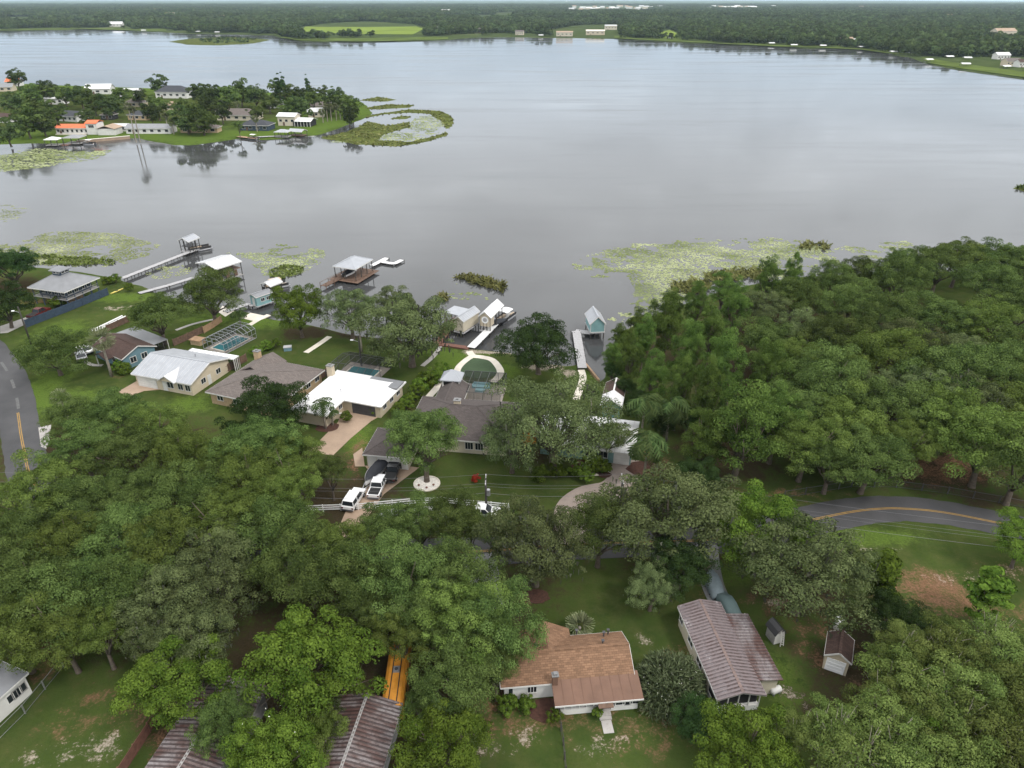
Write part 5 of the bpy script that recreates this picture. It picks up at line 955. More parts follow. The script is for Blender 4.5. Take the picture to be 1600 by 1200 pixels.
# bright white roof house
F = Frame((595, 636), (482, 615), (637, 597), 2.8); h = house('house', 'cream house with blazing white roof and tan driveway', F); r = F.rect; wl = shrink(r, .6); walls(h, wl, 2.75, 'cream_wall'); rf = roof_piece(h, 'hip', r, 2.8, 1.3, 'bright_roof', 'x', 'bright_roof')
xi = F.loc((536, 626), 2.8)[0]; yf = F.loc((510, 650), 2.8)[1]; wg = (r[0], xi, yf, 0) if abs(F.loc((536, 626), 2.8)[0] - r[0]) < abs(xi - r[1]) or xi < 0 else (xi, r[1], yf, 0)
if yf > r[3]: wg = (wg[0], wg[1], 0, yf)
fs = 'y-' if yf < 0 else 'y+'
walls(h, shrink(wg, .6), 2.74, 'cream_wall', name='wing_wall'); roof_piece(h, 'hip', wg, 2.79, 1.25, 'bright_roof', 'x', 'bright_roof'); tq = (F.loc((570, 638), 1.2)[0] - wl[0]) / (wl[1] - wl[0]); door(h, wl, fs, tq, 4.8, 2.2, 'dark_metal', 'garage_door')
for q in (.2, .5, .8): window(h, wl, 'x+', q, 1.2, 1.0, 1.6); window(h, wl, 'x-', q, 1.2, 1.0, 1.6); window(h, shrink(wg, .6), 'x+', q, 1.0, 1.0, 1.6)
fl = F.box([(570, 599), (622, 606), (628, 596), (582, 590)], 3.2); MB().box(*fl, 3.1, 3.3).build('flat_roof', 'grey_metal_roof', h); chimney(h, *F.loc((517, 581), 3.5), 0, 4.9, 'cream_wall', .6); vent(rf, *F.loc((533, 613), 3.6), 3.9, 'steel')
fc = F.box([(530, 580), (560, 567), (604, 576), (596, 590)], 0); fc = (fc[0], fc[1], wl[3] + .1 if fs == 'y-' else fc[2], fc[3] if fs == 'y-' else wl[2] - .1); cage('pool_cage', 'dark framed pool cage behind the blazing white roof', F, fc, 3.2, 'dark_metal', 'screen_dark', nx=6); pool(F, shrink(fc, .15), 'pool inside the dark framed cage', margin=1.4)
lw = thing('garden_wall', 'cream curved garden wall beside the tan driveway', 'wall', P(517, 655), .2); MB().box(-2, 2, -.12, .12, -.1, 1.0).build('wall', 'cream_wall', lw); MB().box(-2.05, 2.05, -.18, .18, 1.0, 1.08).build('coping', 'white_paint', lw)
# dark brown big house with garage
F = Frame((640, 716), (566, 710), (645, 672), 2.7); h = house('house', 'large house with dark brown roof, white garage doors and lakeside lanai', F); g4 = F.rect; walls(h, shrink(g4, .5), 2.65, 'pale_cream_wall', name='garage_wall'); roof_piece(h, 'hip', g4, 2.7, 1.6, 'dark_shingle', 'x', 'dark_shingle'); gw = shrink(g4, .5)
door(h, gw, 'y-', .12, 1.4, 2.2, 'white_paint', 'garage_door'); door(h, gw, 'y-', .62, 5.2, 2.2, 'white_paint', 'garage_door')
m4 = F.box([(655, 683), (800, 684), (655, 630), (795, 628)], 2.8); m4 = (m4[0], m4[1], m4[2], m4[3]); walls(h, shrink(m4, .5), 2.75, 'pale_cream_wall', name='main_wall'); rf = roof_piece(h, 'hip', m4, 2.8, 2.8, 'dark_shingle', 'x', 'dark_shingle'); mw = shrink(m4, .5)
for q in (.2, .62, .72, .9): window(h, mw, 'y-', q, 1.3, 1.3, 1.5, bars=2)
n4 = F.box([(684, 632), (722, 632), (690, 600), (720, 600)], 2.8); walls(h, shrink(n4, .4), 2.74, 'pale_cream_wall', name='north_wall'); roof_piece(h, 'gable', (n4[0], n4[1], n4[2] - 4, n4[3]), 2.77, 1.7, 'dark_shingle', 'y', 'dark_shingle'); chimney(h, *F.loc((715, 638), 4.5), 2, 6.2, 'cream_wall', .55)
x_, y_ = F.loc((707, 596), 3.5); gz = MB().box(x_ - 1.6, x_ + 1.6, y_ - 1.4, y_ + 1.4, 2.0, 3.3).build('tower_wall', 'pale_cream_wall', h); MB().hip(x_ - 2.0, x_ + 2.0, y_ - 1.8, y_ + 1.8, 4.6, 1.5).build('tower_roof', 'pale_metal_roof', gz); MB().box(x_ - 1.45, x_ + 1.45, y_ - 1.2, y_ + 1.2, 3.3, 4.5).build('tower_shade_block', 'painted_shade', gz)  # dark block below the tower roof paints the shade of the opening
for dx in (-1.55, 1.55):
    for dy in (-1.35, 1.35): MB().box(x_ + dx - .12, x_ + dx + .12, y_ + dy - .12, y_ + dy + .12, -.1, 4.5).build('tower_post', 'white_paint', h)
p4 = F.box([(724, 622), (782, 624), (726, 592), (780, 592)], 1.5); cage('pool_cage', 'flat topped screened patio behind the dark brown roof', F, p4, 2.9, 'dark_metal', 'screen_dark', 'flat', nx=5); sl_ = MB().box(*p4, -.1, .06); pt = thing('patio', 'paved patio under the screened cage by the keyhole path', 'patio', F.o, F.rz); sl_.build('slab', 'pool_deck', pt)
sf = thing('patio_sofa', 'pale teal outdoor sofa set on the screened patio', 'sofa', P(752, 606), F.rz); MB().box(-1.6, 1.6, -.5, .5, .06, .45).build('seat', 'cushion', sf); MB().box(-1.6, 1.6, .5, .7, .06, .9).build('backrest', 'cushion', sf); MB().box(-1.8, -1.6, -.5, .7, .06, .65).build('armrest', 'cushion', sf); MB().box(1.6, 1.8, -.5, .7, .06, .65).build('armrest', 'cushion', sf); MB().box(-.9, .9, -1.9, -1.0, .06, .42).build('ottoman', 'cushion', sf)
# white roof teal house under the spreading oak
F = Frame((992, 710), (838, 690), (1010, 660), 2.7); h = house('house', 'teal house with white metal roof mostly under the spreading oak', F); r = F.rect; wl = shrink(r, .6); walls(h, wl, 2.65, 'teal_green_wall', 'x', 1.7, .6); rf = roof_piece(h, 'gable', r, 2.7, 1.7, 'bright_roof', 'x', 'bright_roof'); seams(rf, r, 2.7, 1.7, 'x', .8, .05, .05, 'white_metal_roof'); door(h, wl, 'y-', .90, 2.6, 2.2, 'white_paint', 'garage_door')
for q in (.15, .35, .55, .7): window(h, wl, 'y-', q, 1.4, 1.2, 1.5)
F = Frame((972, 636), (938, 632), (940, 597), 2.7); h = house('guest_house', 'teal guest house with half brown, half white roof near the L shaped pier', F); r = F.rect; wl = shrink(r, .4); walls(h, wl, 2.65, 'teal_wall', 'y', 1.2, .4); rf = roof_piece(h, 'gable', r, 2.7, 1.3, 'dark_brown_shingle', 'y', 'white_paint'); MB().gable(r[0] - .05, r[1] + .05, r[2] - .3, r[2] + 3.6, 2.78, 1.33, 'y').build('front_roof', 'bright_roof', rf)
for q in (.3, .7): window(h, wl, 'y-', q, 1.0, 1.1, 1.5); window(h, wl, 'x-', q, 1.0, 1.1, 1.5)

# ================================================================== BOATHOUSES AND DOCKS
def boathouse(label, a, b_, c, e, hh, roofm, wallm=None, ax='x', z0=.8, name='boathouse', kind='gable', wall_z=None, zin=0, group=None, floor='pale_deck'):
    F = Frame(a, b_, c, e - GZ); t_ = thing(name, label, 'boathouse', (F.o.x, F.o.y, 0), F.rz); r = F.rect; wl = shrink(r, .25)
    rf = roof_piece(t_, kind, r, e, hh, roofm, ax, roofm); stilts(t_, shrink(r, .35), -1.5, e - .12 if wallm is None else z0, 4, 3)
    if wallm: walls(t_, wl, e - .06, wallm, ax if kind == 'gable' else None, hh, .25, wall_z if wall_z is not None else z0)
    if floor: fl = MB().box(*shrink(r, .1), z0 - .2, z0).build('floor', floor, t_)
    return F, t_, wl, rf
dock('long_pier', 'long narrow pier with white planks leading to the far boat shelter', [(190, 435), (302, 391)], 1.7, .9, rail=False, step=2.4)
F, b, wl, rf = boathouse('open boat shelter with pale metal roof at the end of the long pier', (294, 378), (312, 371), (279, 375), 4.2, 1.0, 'pale_metal_roof', None, 'x', .9); seams(rf, F.rect, 4.2, 1.0, 'x', .7, .05, .05, 'white_metal_roof'); MB().box(*shrink(F.rect, .4), 2.3, 2.4).build('upper_rail', 'dark_metal', b)
dock('shore_dock', 'low white dock from the lawn to the wide boathouse', [(217, 458), (262, 446), (308, 432)], 1.6, .8)
F, b, wl, rf = boathouse('wide tall boathouse with white metal roof and open sides', (337, 421), (378, 408), (301, 412), 4.6, 1.0, 'white_metal_roof', None, 'x', .9, floor='grey_wood'); seams(rf, F.rect, 4.6, 1.0, 'x', 1.0, .05, .05, 'pale_metal_roof'); MB().box(*shrink(F.rect, .5), 2.7, 2.85).build('upper_deck', 'brown_wood', b)
for k in range(3): MB().box(F.rect[0] + .6 + k * 2.4, F.rect[0] + 1.8 + k * 2.4, F.rect[2] + .5, F.rect[2] + .6, 1.0, 2.6).build('side_panel', 'brown_wood', b)
F, b, wl, rf = boathouse('small teal boathouse with grey roof beside the concrete slab', (399, 465), (426, 456), (386, 461), 3.4, .5, 'grey_metal_roof', 'teal_wall', 'x', .9); door(b, (wl[0], wl[1], wl[2], wl[3]), 'x-', .5, 1.0, 2.9); window(b, wl, 'y-', .4, 1.0, .8, 2.2); window(b, wl, 'y-', .75, 1.0, .8, 2.2)
dock('shore_dock', 'white dock joining the lawn to the small teal boathouse', [(352, 487), (372, 480), (390, 474)], 1.6, .8); dock('shore_dock', 'white dock ledge along the small teal boathouse', [(390, 478), (408, 474), (427, 466)], 1.2, .85)
F, b, wl, rf = boathouse('small open shelter with white roof behind the teal boathouse', (422, 448), (442, 440), (410, 442), 3.4, .8, 'white_metal_roof', None, 'x', .6, floor=None)
F, b, wl, rf = boathouse('square boathouse with pale hip roof on brown deck out on the lake', (555, 421), (583, 405), (521, 415), 4.2, 1.7, 'pale_metal_roof', None, 'x', .9, kind='hip', floor='brown_wood'); MB().box(*shrink(F.rect, -1.0), .62, .72).build('lower_deck', 'brown_wood', b)
dock('floating_dock', 'white L shaped floating dock beyond the pale hip roof', [(581, 415), (604, 403), (597, 409), (616, 412), (628, 406)], 1.5, .55, 'bright_roof'); dock('shore_dock', 'brown wooden pier from the oaks to the pale hip roofed boathouse', [(505, 447), (530, 434), (548, 426)], 1.8, .9, 'brown_wood', True)
F, b, wl, rf = boathouse('pale cream boathouse with blue white roof and flat side wing', (707, 499), (724, 503), (718, 479), 4.2, 1.0, 'pale_metal_roof', 'pale_cream_wall', 'y', 1.3, wall_z=1.5); seams(rf, F.rect, 4.2, 1.0, 'y', .7, .04, .04, 'white_metal_roof')
sw = (F.rect[0] - 4.2, F.rect[0] - .02, F.rect[3] - 4.5, F.rect[3]); MB().box(*sw, 4.0, 4.15).build('side_roof', 'pale_metal_roof', b); MB().box(*sw, 1.1, 1.3).build('side_deck', 'red_wood', b); stilts(b, shrink(sw, .2), -1.5, 4.0, 3, 2, 'red_wood', .1)
dock('shore_dock', 'reddish wooden pier from the seawall to the pale cream boathouse', [(684, 537), (694, 522), (704, 503)], 1.8, .95, 'red_wood', True)
F, b, wl, rf = boathouse('long cream boathouse with white roof and round window in its gable', (747, 494), (767, 497), (761, 473), 4.4, 1.3, 'bright_roof', None, 'y', .9); y0 = F.rect[2]; fw = (wl[0], wl[1], wl[2], wl[2] + 2.2); walls(b, fw, 4.35, 'cream_wall', 'y', 1.3, .25, 2.0); seams(rf, F.rect, 4.4, 1.3, 'y', .7, .04, .04, 'white_metal_roof')
MB().tube([(0, wl[2] - .05, 3.6), (0, wl[2] + .02, 3.6)], .85, 20).build('round_window', 'lamp_white', b); MB().tube([(0, wl[2] - .07, 3.6), (0, wl[2] - .04, 3.6)], .5, 16).build('pane', 'pale_deck', b); MB().box(wl[0] + .1, wl[1] - .1, wl[2] + .3, wl[3], 4.0, 4.2).build('ceiling_beam', 'white_paint', b)
dock('shore_dock', 'straight white pier from the keyhole path to the long cream boathouse', [(736, 543), (758, 521), (781, 498)], 1.9, .95, 'bright_roof')
F, b, wl, rf = boathouse('small teal boathouse with steep white roof on the L shaped pier', (922, 507), (947, 506), (914, 490), 3.8, 1.8, 'pale_metal_roof', 'teal_wall', 'y', 1.7, wall_z=1.7); wp = thing
seams(rf, F.rect, 3.8, 1.8, 'y', .6, .04, .04, 'white_metal_roof'); tr_ = MB()
for x in (wl[0], wl[1]): tr_.box(x - .06, x + .06, wl[2] - .05, wl[2] + .05, 1.7, 4.0)
tr_.build('corner_trim', 'white_paint', b); MB().box(wl[0] - .02, wl[1] + .02, wl[2] - .06, wl[2] - .01, 1.65, 1.8).build('sill_trim', 'white_paint', b)
dock('l_shaped_pier', 'grey L shaped pier leading from the sand to the small teal boathouse', [(910, 575), (901, 520), (899, 517), (924, 520)], 1.9, 1.0, 'pale_deck', step=2.5)

def pontoon(label, px, py, rz, cover=None, canopy=None):
    t_ = thing('pontoon_boat', label, 'boat', P(px, py, 0), rz)
    for s_ in (-.85, .85): MB().tube([(s_, -3.3, .25), (s_, 2.6, .25), (s_, 3.4, .45)], [.32, .32, .1], 10).build('pontoon', 'steel', t_, True)
    MB().box(-1.2, 1.2, -3.2, 3.0, .55, .65).build('deck', 'grey_wood', t_); rl = MB()
    for x in (-1.15, 1.15): rl.box(x - .03, x + .03, -3.1, 2.9, .65, 1.3)
    rl.build('side_panel', 'black_metal', t_); MB().box(-1.0, -.4, -2.8, .5, .65, 1.1).box(.4, 1.0, 1.0, 2.6, .65, 1.1).build('seat', 'tan_canvas', t_); MB().box(-.25, .25, -3.7, -3.2, .3, 1.2).build('motor', 'black_metal', t_)
    if canopy:
        MB().extr_y([(-1.25, 2.5), (-.6, 2.66), (.6, 2.66), (1.25, 2.5), (.6, 2.58), (-.6, 2.58)], -1.8, 1.2).build('canopy', canopy, t_)
        for x in (-1.15, 1.15):
            for y in (-1.6, 1.0): MB().bar((x, y, .65), (x, y, 2.5), .05).build('canopy_pole', 'steel', t_)
pontoon('dark pontoon boat moored at the end of the long pier', 314, 391, -.9); pontoon('pontoon boat with white canopy moored beside the long cream boathouse', 791, 499, -.5, None, 'lamp_white'); pontoon('pontoon boat with tan canopy under the small white shelter', 433, 450, -.9, None, 'tan_canvas'); pontoon('pontoon boat stored inside the wide tall boathouse', 345, 425, -.9, None, 'lamp_white')
def hull_boat(name, label, px, py, rz, z, L=6.0, W=2.2, hullm='white_car', covm='black_canvas', trailer=False):
    t_ = thing(name, label, 'boat', P(px, py, z), rz); mb = MB(); n = 9; sec = []
    for i in range(n):
        f = i / (n - 1); y = -L / 2 + L * f; w_ = W / 2 * (1 - max(0, (f - .45) / .55) ** 2.2) + .02; sec.append([(-w_, y, 1.05 + .2 * f), (-w_ * .85, y, .55 + .1 * f), (0, y, .3 + .35 * max(0, f - .6)), (w_ * .85, y, .55 + .1 * f), (w_, y, 1.05 + .2 * f)])
    vs = [p for s_ in sec for p in s_]; fs = [(i * 5 + k, i * 5 + k + 1, (i + 1) * 5 + k + 1, (i + 1) * 5 + k) for i in range(n - 1) for k in range(4)] + [(0, 1, 2, 3, 4)]; mb.add(vs, fs).build('hull', hullm, t_)
    cv = MB(); vs = []; fs = []
    for i in range(n):
        f = i / (n - 1); y = -L / 2 + L * f * .97; w_ = W / 2 * (1 - max(0, (f - .45) / .55) ** 2.2) * .93; top = 1.3 + .5 * math.sin(math.pi * min(1, f * 1.1 + .05)); vs += [(-w_, y, 1.08 + .2 * f), (-w_ * .5, y, top), (w_ * .5, y, top), (w_, y, 1.08 + .2 * f)]
    cv.add(vs, [(i * 4 + k, i * 4 + k + 1, (i + 1) * 4 + k + 1, (i + 1) * 4 + k) for i in range(n - 1) for k in range(3)] + [(0, 1, 2, 3)]).build('cover', covm, t_, True)
    MB().box(-.3, .3, -L / 2 - .5, -L / 2, .5, 1.4).build('motor', 'black_metal', t_)
    if trailer:
        MB().bar((-.6, -L / 2, .35), (-.6, L / 2 - 1, .35), .1).bar((.6, -L / 2, .35), (.6, L / 2 - 1, .35), .1).bar((-.6, L / 2 - 1, .35), (0, L / 2 + 1.2, .4), .1).bar((.6, L / 2 - 1, .35), (0, L / 2 + 1.2, .4), .1).build('trailer_frame', 'steel', t_)
        for x in (-1.0, 1.0): MB().tube([(x - .1, -.6, .32), (x + .1, -.6, .32)], .32, 14).build('trailer_wheel', 'rubber', t_)
    return t_
def heading(a, b_): d = P(*b_) - P(*a); return math.atan2(d.y, d.x) - math.pi / 2
hull_boat('boat_on_trailer', 'white boat with black cover on a trailer beside the garage', 588, 743, heading((600, 728), (575, 758)), GZ, 7.0, 2.5, trailer=True); hull_boat('speedboat', 'dark speedboat moored beside the long cream boathouse', 780, 509, -.9, 0, 5.2, 2.0, 'black_car', 'black_canvas')
hull_boat('speedboat', 'covered boat lifted under the pale hip roofed boathouse', 548, 430, -.5, .9, 5.4, 2.0)
def kayak(label, px, py, rz, mat, z=GZ, L=3.4):
    t_ = thing('kayak', label, 'kayak', P(px, py, z), rz); mb = MB(); vs = []; n = 9
    for i in range(n): f = i / (n - 1); w_ = .36 * math.sin(math.pi * (f * .94 + .03)); y = -L / 2 + L * f; vs += [(-w_, y, .28), (-w_ * .6, y, .05), (w_ * .6, y, .05), (w_, y, .28), (0, y, .36)]
    mb.add(vs, [(i * 5 + k, i * 5 + (k + 1) % 5, (i + 1) * 5 + (k + 1) % 5, (i + 1) * 5 + k) for i in range(n - 1) for k in range(5)]).build('hull', mat, t_, True); MB().prism([(math.cos(a * .6283) * .2, math.sin(a * .6283) * .45) for a in range(10)], .3, .375).build('cockpit', 'rubber', t_)
kayak('orange kayak leaning along the cream house wall', 352, 582, heading((340, 590), (360, 575)), 'orange_paint'); kayak('yellow kayak lying on the grass by the navy fence', 183, 456, heading((175, 458), (192, 451)), 'yellow_paint', L=4)
bt = thing('dock_section', 'white lengths of dock frame lying on the grass behind the blue house', 'dock frame', P(171, 506), heading((155, 512), (188, 496)) + math.pi / 2)
for y in (-.5, .5): MB().box(-4.5, 4.5, y - .12, y + .12, .02, .3).build('beam', 'lamp_white', bt)
for k in range(5): MB().box(-4 + k * 2, -3.9 + k * 2, -.4, .4, .05, .2).build('cross_beam', 'grey_wood', bt)
sp = thing('spa_box', 'pale blue utility box on the shaded lawn', 'box', P(450, 547), .2); MB().box(-.8, .8, -.6, .6, 0, .8).build('body', 'blue_wall', sp); MB().box(-.85, .85, -.65, .65, .8, .9).build('lid', 'pale_deck', sp)

# ================================================================== VEHICLES
def car(name, label, px, py, rz, kind, paint, cat):
    t_ = thing(name, label, cat, P(px, py, GZ + .05), rz)
    prof = {'suv': ([(-2.55, .45), (-2.5, 1.0), (-2.35, 1.15), (2.3, 1.05), (2.5, .85), (2.5, .45)], [(-2.35, 1.12), (-2.15, 1.78), (.5, 1.84), (1.35, 1.1)], 5.1), 'pickup': ([(-2.8, .5), (-2.8, 1.08), (-.75, 1.1), (2.6, 1.1), (2.8, .9), (2.8, .5)], [(-.8, 1.08), (-.6, 1.82), (.75, 1.84), (1.5, 1.08)], 5.6), 'sedan': ([(-2.3, .4), (-2.3, .85), (-2.0, .95), (2.1, .85), (2.3, .7), (2.3, .4)], [(-1.7, .93), (-.9, 1.42), (.5, 1.42), (1.3, .88)], 4.6)}[kind]
    lo, cabn, L = prof; w_ = .98; bd = MB()
    n = len(lo); vs = [(s_ * w_ * (1 if z > .6 else .94), y, z) for s_ in (-1, 1) for y, z in lo]; bd.add(vs, [tuple(range(n)), tuple(range(n, 2 * n))[::-1]] + [(i, n + i, n + (i + 1) % n, (i + 1) % n) for i in range(n)]); bd.build('body', paint, t_)
    cb = MB(); m_ = len(cabn); vs = [(s_ * (w_ - .03 if z < 1.2 else w_ - .2), y, z) for s_ in (-1, 1) for y, z in cabn]; cb.add(vs, [tuple(range(m_)), tuple(range(m_, 2 * m_))[::-1]] + [(i, m_ + i, m_ + (i + 1) % m_, (i + 1) % m_) for i in range(m_)]); cb.build('windows', 'glass', t_)
    zt = max(z for _, z in cabn); ya, yb = cabn[1][0], cabn[2][0]; MB().box(-w_ + .17, w_ - .17, ya - .03, yb + .03, zt - .04, zt + .04).build('roof_panel', paint, t_)
    pl = MB()
    for s_ in (-1, 1):
        for (y0_, z0_), (y1_, z1_) in ((cabn[0], cabn[1]), (cabn[3], cabn[2])): pl.bar((s_ * (w_ - .02), y0_, z0_), (s_ * (w_ - .18), y1_, z1_), .1)
        pl.bar((s_ * (w_ - .02), (ya + yb) / 2, 1.1), (s_ * (w_ - .18), (ya + yb) / 2, zt), .1)
    pl.build('pillar', paint, t_)
    if kind == 'pickup': MB().box(-.82, .82, -2.65, -.95, 1.095, 1.108).build('truck_bed', 'rubber', t_)
    for s_ in (-1, 1):
        for y in (-L * .3, L * .31): wh = MB().tube([(s_ * .78, y, .36), (s_ * 1.0, y, .36)], .37, 16).build('wheel', 'rubber', t_); MB().tube([(s_ * .9, y, .36), (s_ * 1.012, y, .36)], .2, 10).build('rim', 'steel', wh)
        MB().box(s_ * .7 - .2, s_ * .7 + .2, L / 2 - .12, L / 2 - .01, .7, .86).build('headlight', 'lamp_white', t_); MB().box(s_ * .8 - .12, s_ * .8 + .12, -L / 2 - .02, -L / 2 + .06, .75, .98).build('taillight', 'red_car', t_); MB().box(s_ * 1.0 - .1, s_ * 1.0 + .12, .9, 1.05, 1.0, 1.15).build('mirror', paint, t_)
    MB().box(-.9, .9, L / 2 - .02, L / 2 + .07, .4, .6).box(-.9, .9, -L / 2 - .07, -L / 2 + .02, .4, .6).build('bumper', 'dark_metal', t_); return t_
hd = heading((547, 793), (560, 773))
car('suv', 'white estate SUV at the foot of the tan driveway', 554, 785, hd, 'suv', 'white_car', 'car'); car('pickup_truck', 'white pickup truck on the tan driveway behind the boat trailer', 591, 765, hd + .1, 'pickup', 'white_car', 'truck'); car('pickup_truck', 'black pickup truck parked at the white garage doors', 615, 741, hd + .1, 'pickup', 'black_car', 'truck')
car('pickup_truck', 'white truck on the road beside the utility pole', 752, 806, -math.pi / 2 - .1, 'pickup', 'white_car', 'truck'); car('pickup_truck', 'dark red pickup parked along the navy fence', 62, 493, heading((50, 499), (75, 487)), 'pickup', 'red_car', 'truck'); car('car', 'silver car parked under the tree beside the blue house', 128, 560, .6, 'sedan', 'silver_car', 'car'); car('car', 'white car behind the magnolia near the blue house', 134, 550, .9, 'sedan', 'white_car', 'car')
car('car', 'silver car under the oaks along the white rail fence', 618, 812, -1.3, 'sedan', 'silver_car', 'car'); car('car', 'white car under the oaks beside the white rail fence', 672, 812, -1.4, 'suv', 'white_car', 'car'); car('pickup_truck', 'red pickup standing on the verge of the bending road', -26, 693, .2, 'pickup', 'red_car', 'truck')
def covered(label, px, py, rz, mat):
    t_ = thing('covered_car', label, 'car', P(px, py, GZ + .05), rz); ys = [-2.4, -2.25, -1.5, -.8, .3, 1.2, 2.0, 2.35, 2.45]; tp = [.5, .85, .98, 1.42, 1.48, 1.05, .95, .75, .4]; vs = []
    for y, z in zip(ys, tp): k = 1 - (abs(y) / 2.5) ** 6 * .25; vs += [(-.98 * k, y, .08), (-1.0 * k, y, z * .55), (-.7 * k, y, z * .95), (0, y, z), (.7 * k, y, z * .95), (1.0 * k, y, z * .55), (.98 * k, y, .08)]
    n = len(ys); o = MB().add(vs, [(i * 7 + k, i * 7 + k + 1, (i + 1) * 7 + k + 1, (i + 1) * 7 + k) for i in range(n - 1) for k in range(6)] + [tuple(range(7)), tuple(range((n - 1) * 7, n * 7))[::-1]]).build('cover', mat, t_, True)
    for s_ in (-1, 1):
        for y in (-1.4, 1.4): MB().tube([(s_ * .75, y, .3), (s_ * .96, y, .3)], .3, 12).build('wheel', 'rubber', t_)
covered('car under a pale blue grey cover on the grey driveway', 1114, 916, heading((1110, 905), (1120, 928)), 'car_cover'); covered('vehicle under a dark teal cover beside the carport roof', 1138, 952, heading((1132, 940), (1146, 962)), 'teal_cover')

# ================================================================== FENCES, POLES AND WIRES
fence('rail_fence', [(478, 800), (560, 797), (640, 789), (690, 787), (740, 792), (795, 797)], 1.2, 'lamp_white', 'white three rail fence along the lawn before the road', step=2.6, style='rail')
fence('wire_fence', [(1225, 778), (1290, 768), (1330, 761), (1400, 762), (1480, 772), (1560, 786), (1640, 802)], 1.3, 'dark_metal', 'dark wire fence at the wood along the curved road', step=3.0, style='wire')
fence('wire_fence', [(-10, 1165), (40, 1115), (100, 1042)], 1.3, 'steel', 'thin wire fence across the lawn of the white flat roofed house', step=3.0, style='wire'); fence('wood_fence', [(190, 1215), (235, 1145), (252, 1115)], 1.6, 'red_wood', 'reddish fence along the rusted roof and wire fenced lawn'); fence('garden_fence', [(873, 1120), (880, 1165), (884, 1210)], 1.3, 'dark_post', 'thin dark fence dividing the back lawn of the brown roofed house', step=2.0, style='wire')
gb = thing('gravel_bed', 'round white gravel bed with red plants at the oak trunk', 'flower bed', P(667, 756), 0); MB().prism([(math.cos(a * .2618) * 2.0 * random.uniform(.93, 1.05), math.sin(a * .2618) * 1.9) for a in range(24)], -.2, .07).build('gravel', 'gravel', gb)
for x, y in ((-1.2, -.6), (.1, -1.2), (1.1, -.5)): MB().tube([(x, y, .05), (x, y, .25), (x, y, .4)], [.08, .22, .05], 7).build('red_plant', 'red_wood', gb)
bk = MB(); [bk.bar((math.cos(a * .2618) * 2.05, math.sin(a * .2618) * 1.95, .06), (math.cos(a * .2618 + .25) * 2.05, math.sin(a * .2618 + .25) * 1.95, .06), .15, .2) for a in range(24)]; bk.build('edging', 'pale_concrete', gb)
POLES = {}
def pole(key, label, px, py, h, arms=1, lamp=False, can=False):
    p = P(px, py); t_ = thing('utility_pole', label, 'utility pole', p, 0); MB().tube([(0, 0, -.3), (0, 0, h)], [.2, .14], 9).build('pole', 'dark_post', t_, True); POLES[key] = (p, h)
    for k in range(arms):
        z = h - .3 - k * 1.2; MB().bar((0, -1.2, z), (0, 1.2, z), .12).build('crossarm', 'grey_wood', t_)
        for y in (-1.1, 0, 1.1): MB().tube([(0, y, z + .06), (0, y, z + .26)], .06, 7).build('insulator', 'lamp_white', t_)
    if can: MB().tube([(.35, 0, h - 3.0), (.35, 0, h - 2.0)], .28, 12).build('transformer', 'steel', t_)
    if lamp: MB().tube([(0, 0, h - 1.4), (-1.2, 0, h - 1.0)], .04, 6).build('lamp_arm', 'steel', t_); MB().box(-1.7, -1.1, -.15, .15, h - 1.08, h - .92).build('lamp_head', 'lamp_white', t_)
pole('a', 'dark utility pole with transformer on the lawn before the white truck', 760, 802, 6.4, 1, False, True); pole('b', 'dark utility pole with two crossarms above the pink driveway', 968, 803, 6.6, 2); pole('c', 'utility pole with lamp and transformer among the oaks by the rail fence', 470, 812, 6.8, 1, True, True); pole('d', 'dark pole at the start of the navy fence', 49, 538, 9.0, 0, True); pole('e', 'pole far along the curved road', 1640, 905, 7.0, 1); pole('f', 'tall street pole with a lamp on the shaded lawn', 565, 572, 7.0, 0, True)
pole('g', 'plain utility pole in the oak wood by the bending road', -60, 800, 7.0, 1)
for k1, k2 in (('g', 'c'), ('c', 'a'), ('a', 'b'), ('b', 'e')):
    (p, h1), (q, h2) = POLES[k1], POLES[k2]
    for i, (dy, dz) in enumerate(((-1.1, -.05), (1.1, -.05), (0, -1.4), (0, -2.6))):
        a = p + Vector((0, dy, h1 + dz)); b_ = q + Vector((0, dy, h2 + dz)); pts = [a.lerp(b_, s_ / 14) - Vector((0, 0, 4 * (.5 if i < 3 else .7) * (s_ / 14) * (1 - s_ / 14))) for s_ in range(15)]
        o = MB().tube(pts, (.012 if i < 3 else .02), 5).build('power_line', 'wire'); tag(o, 'thin grey power line strung between the roadside poles', 'power line', 'power lines along the road')

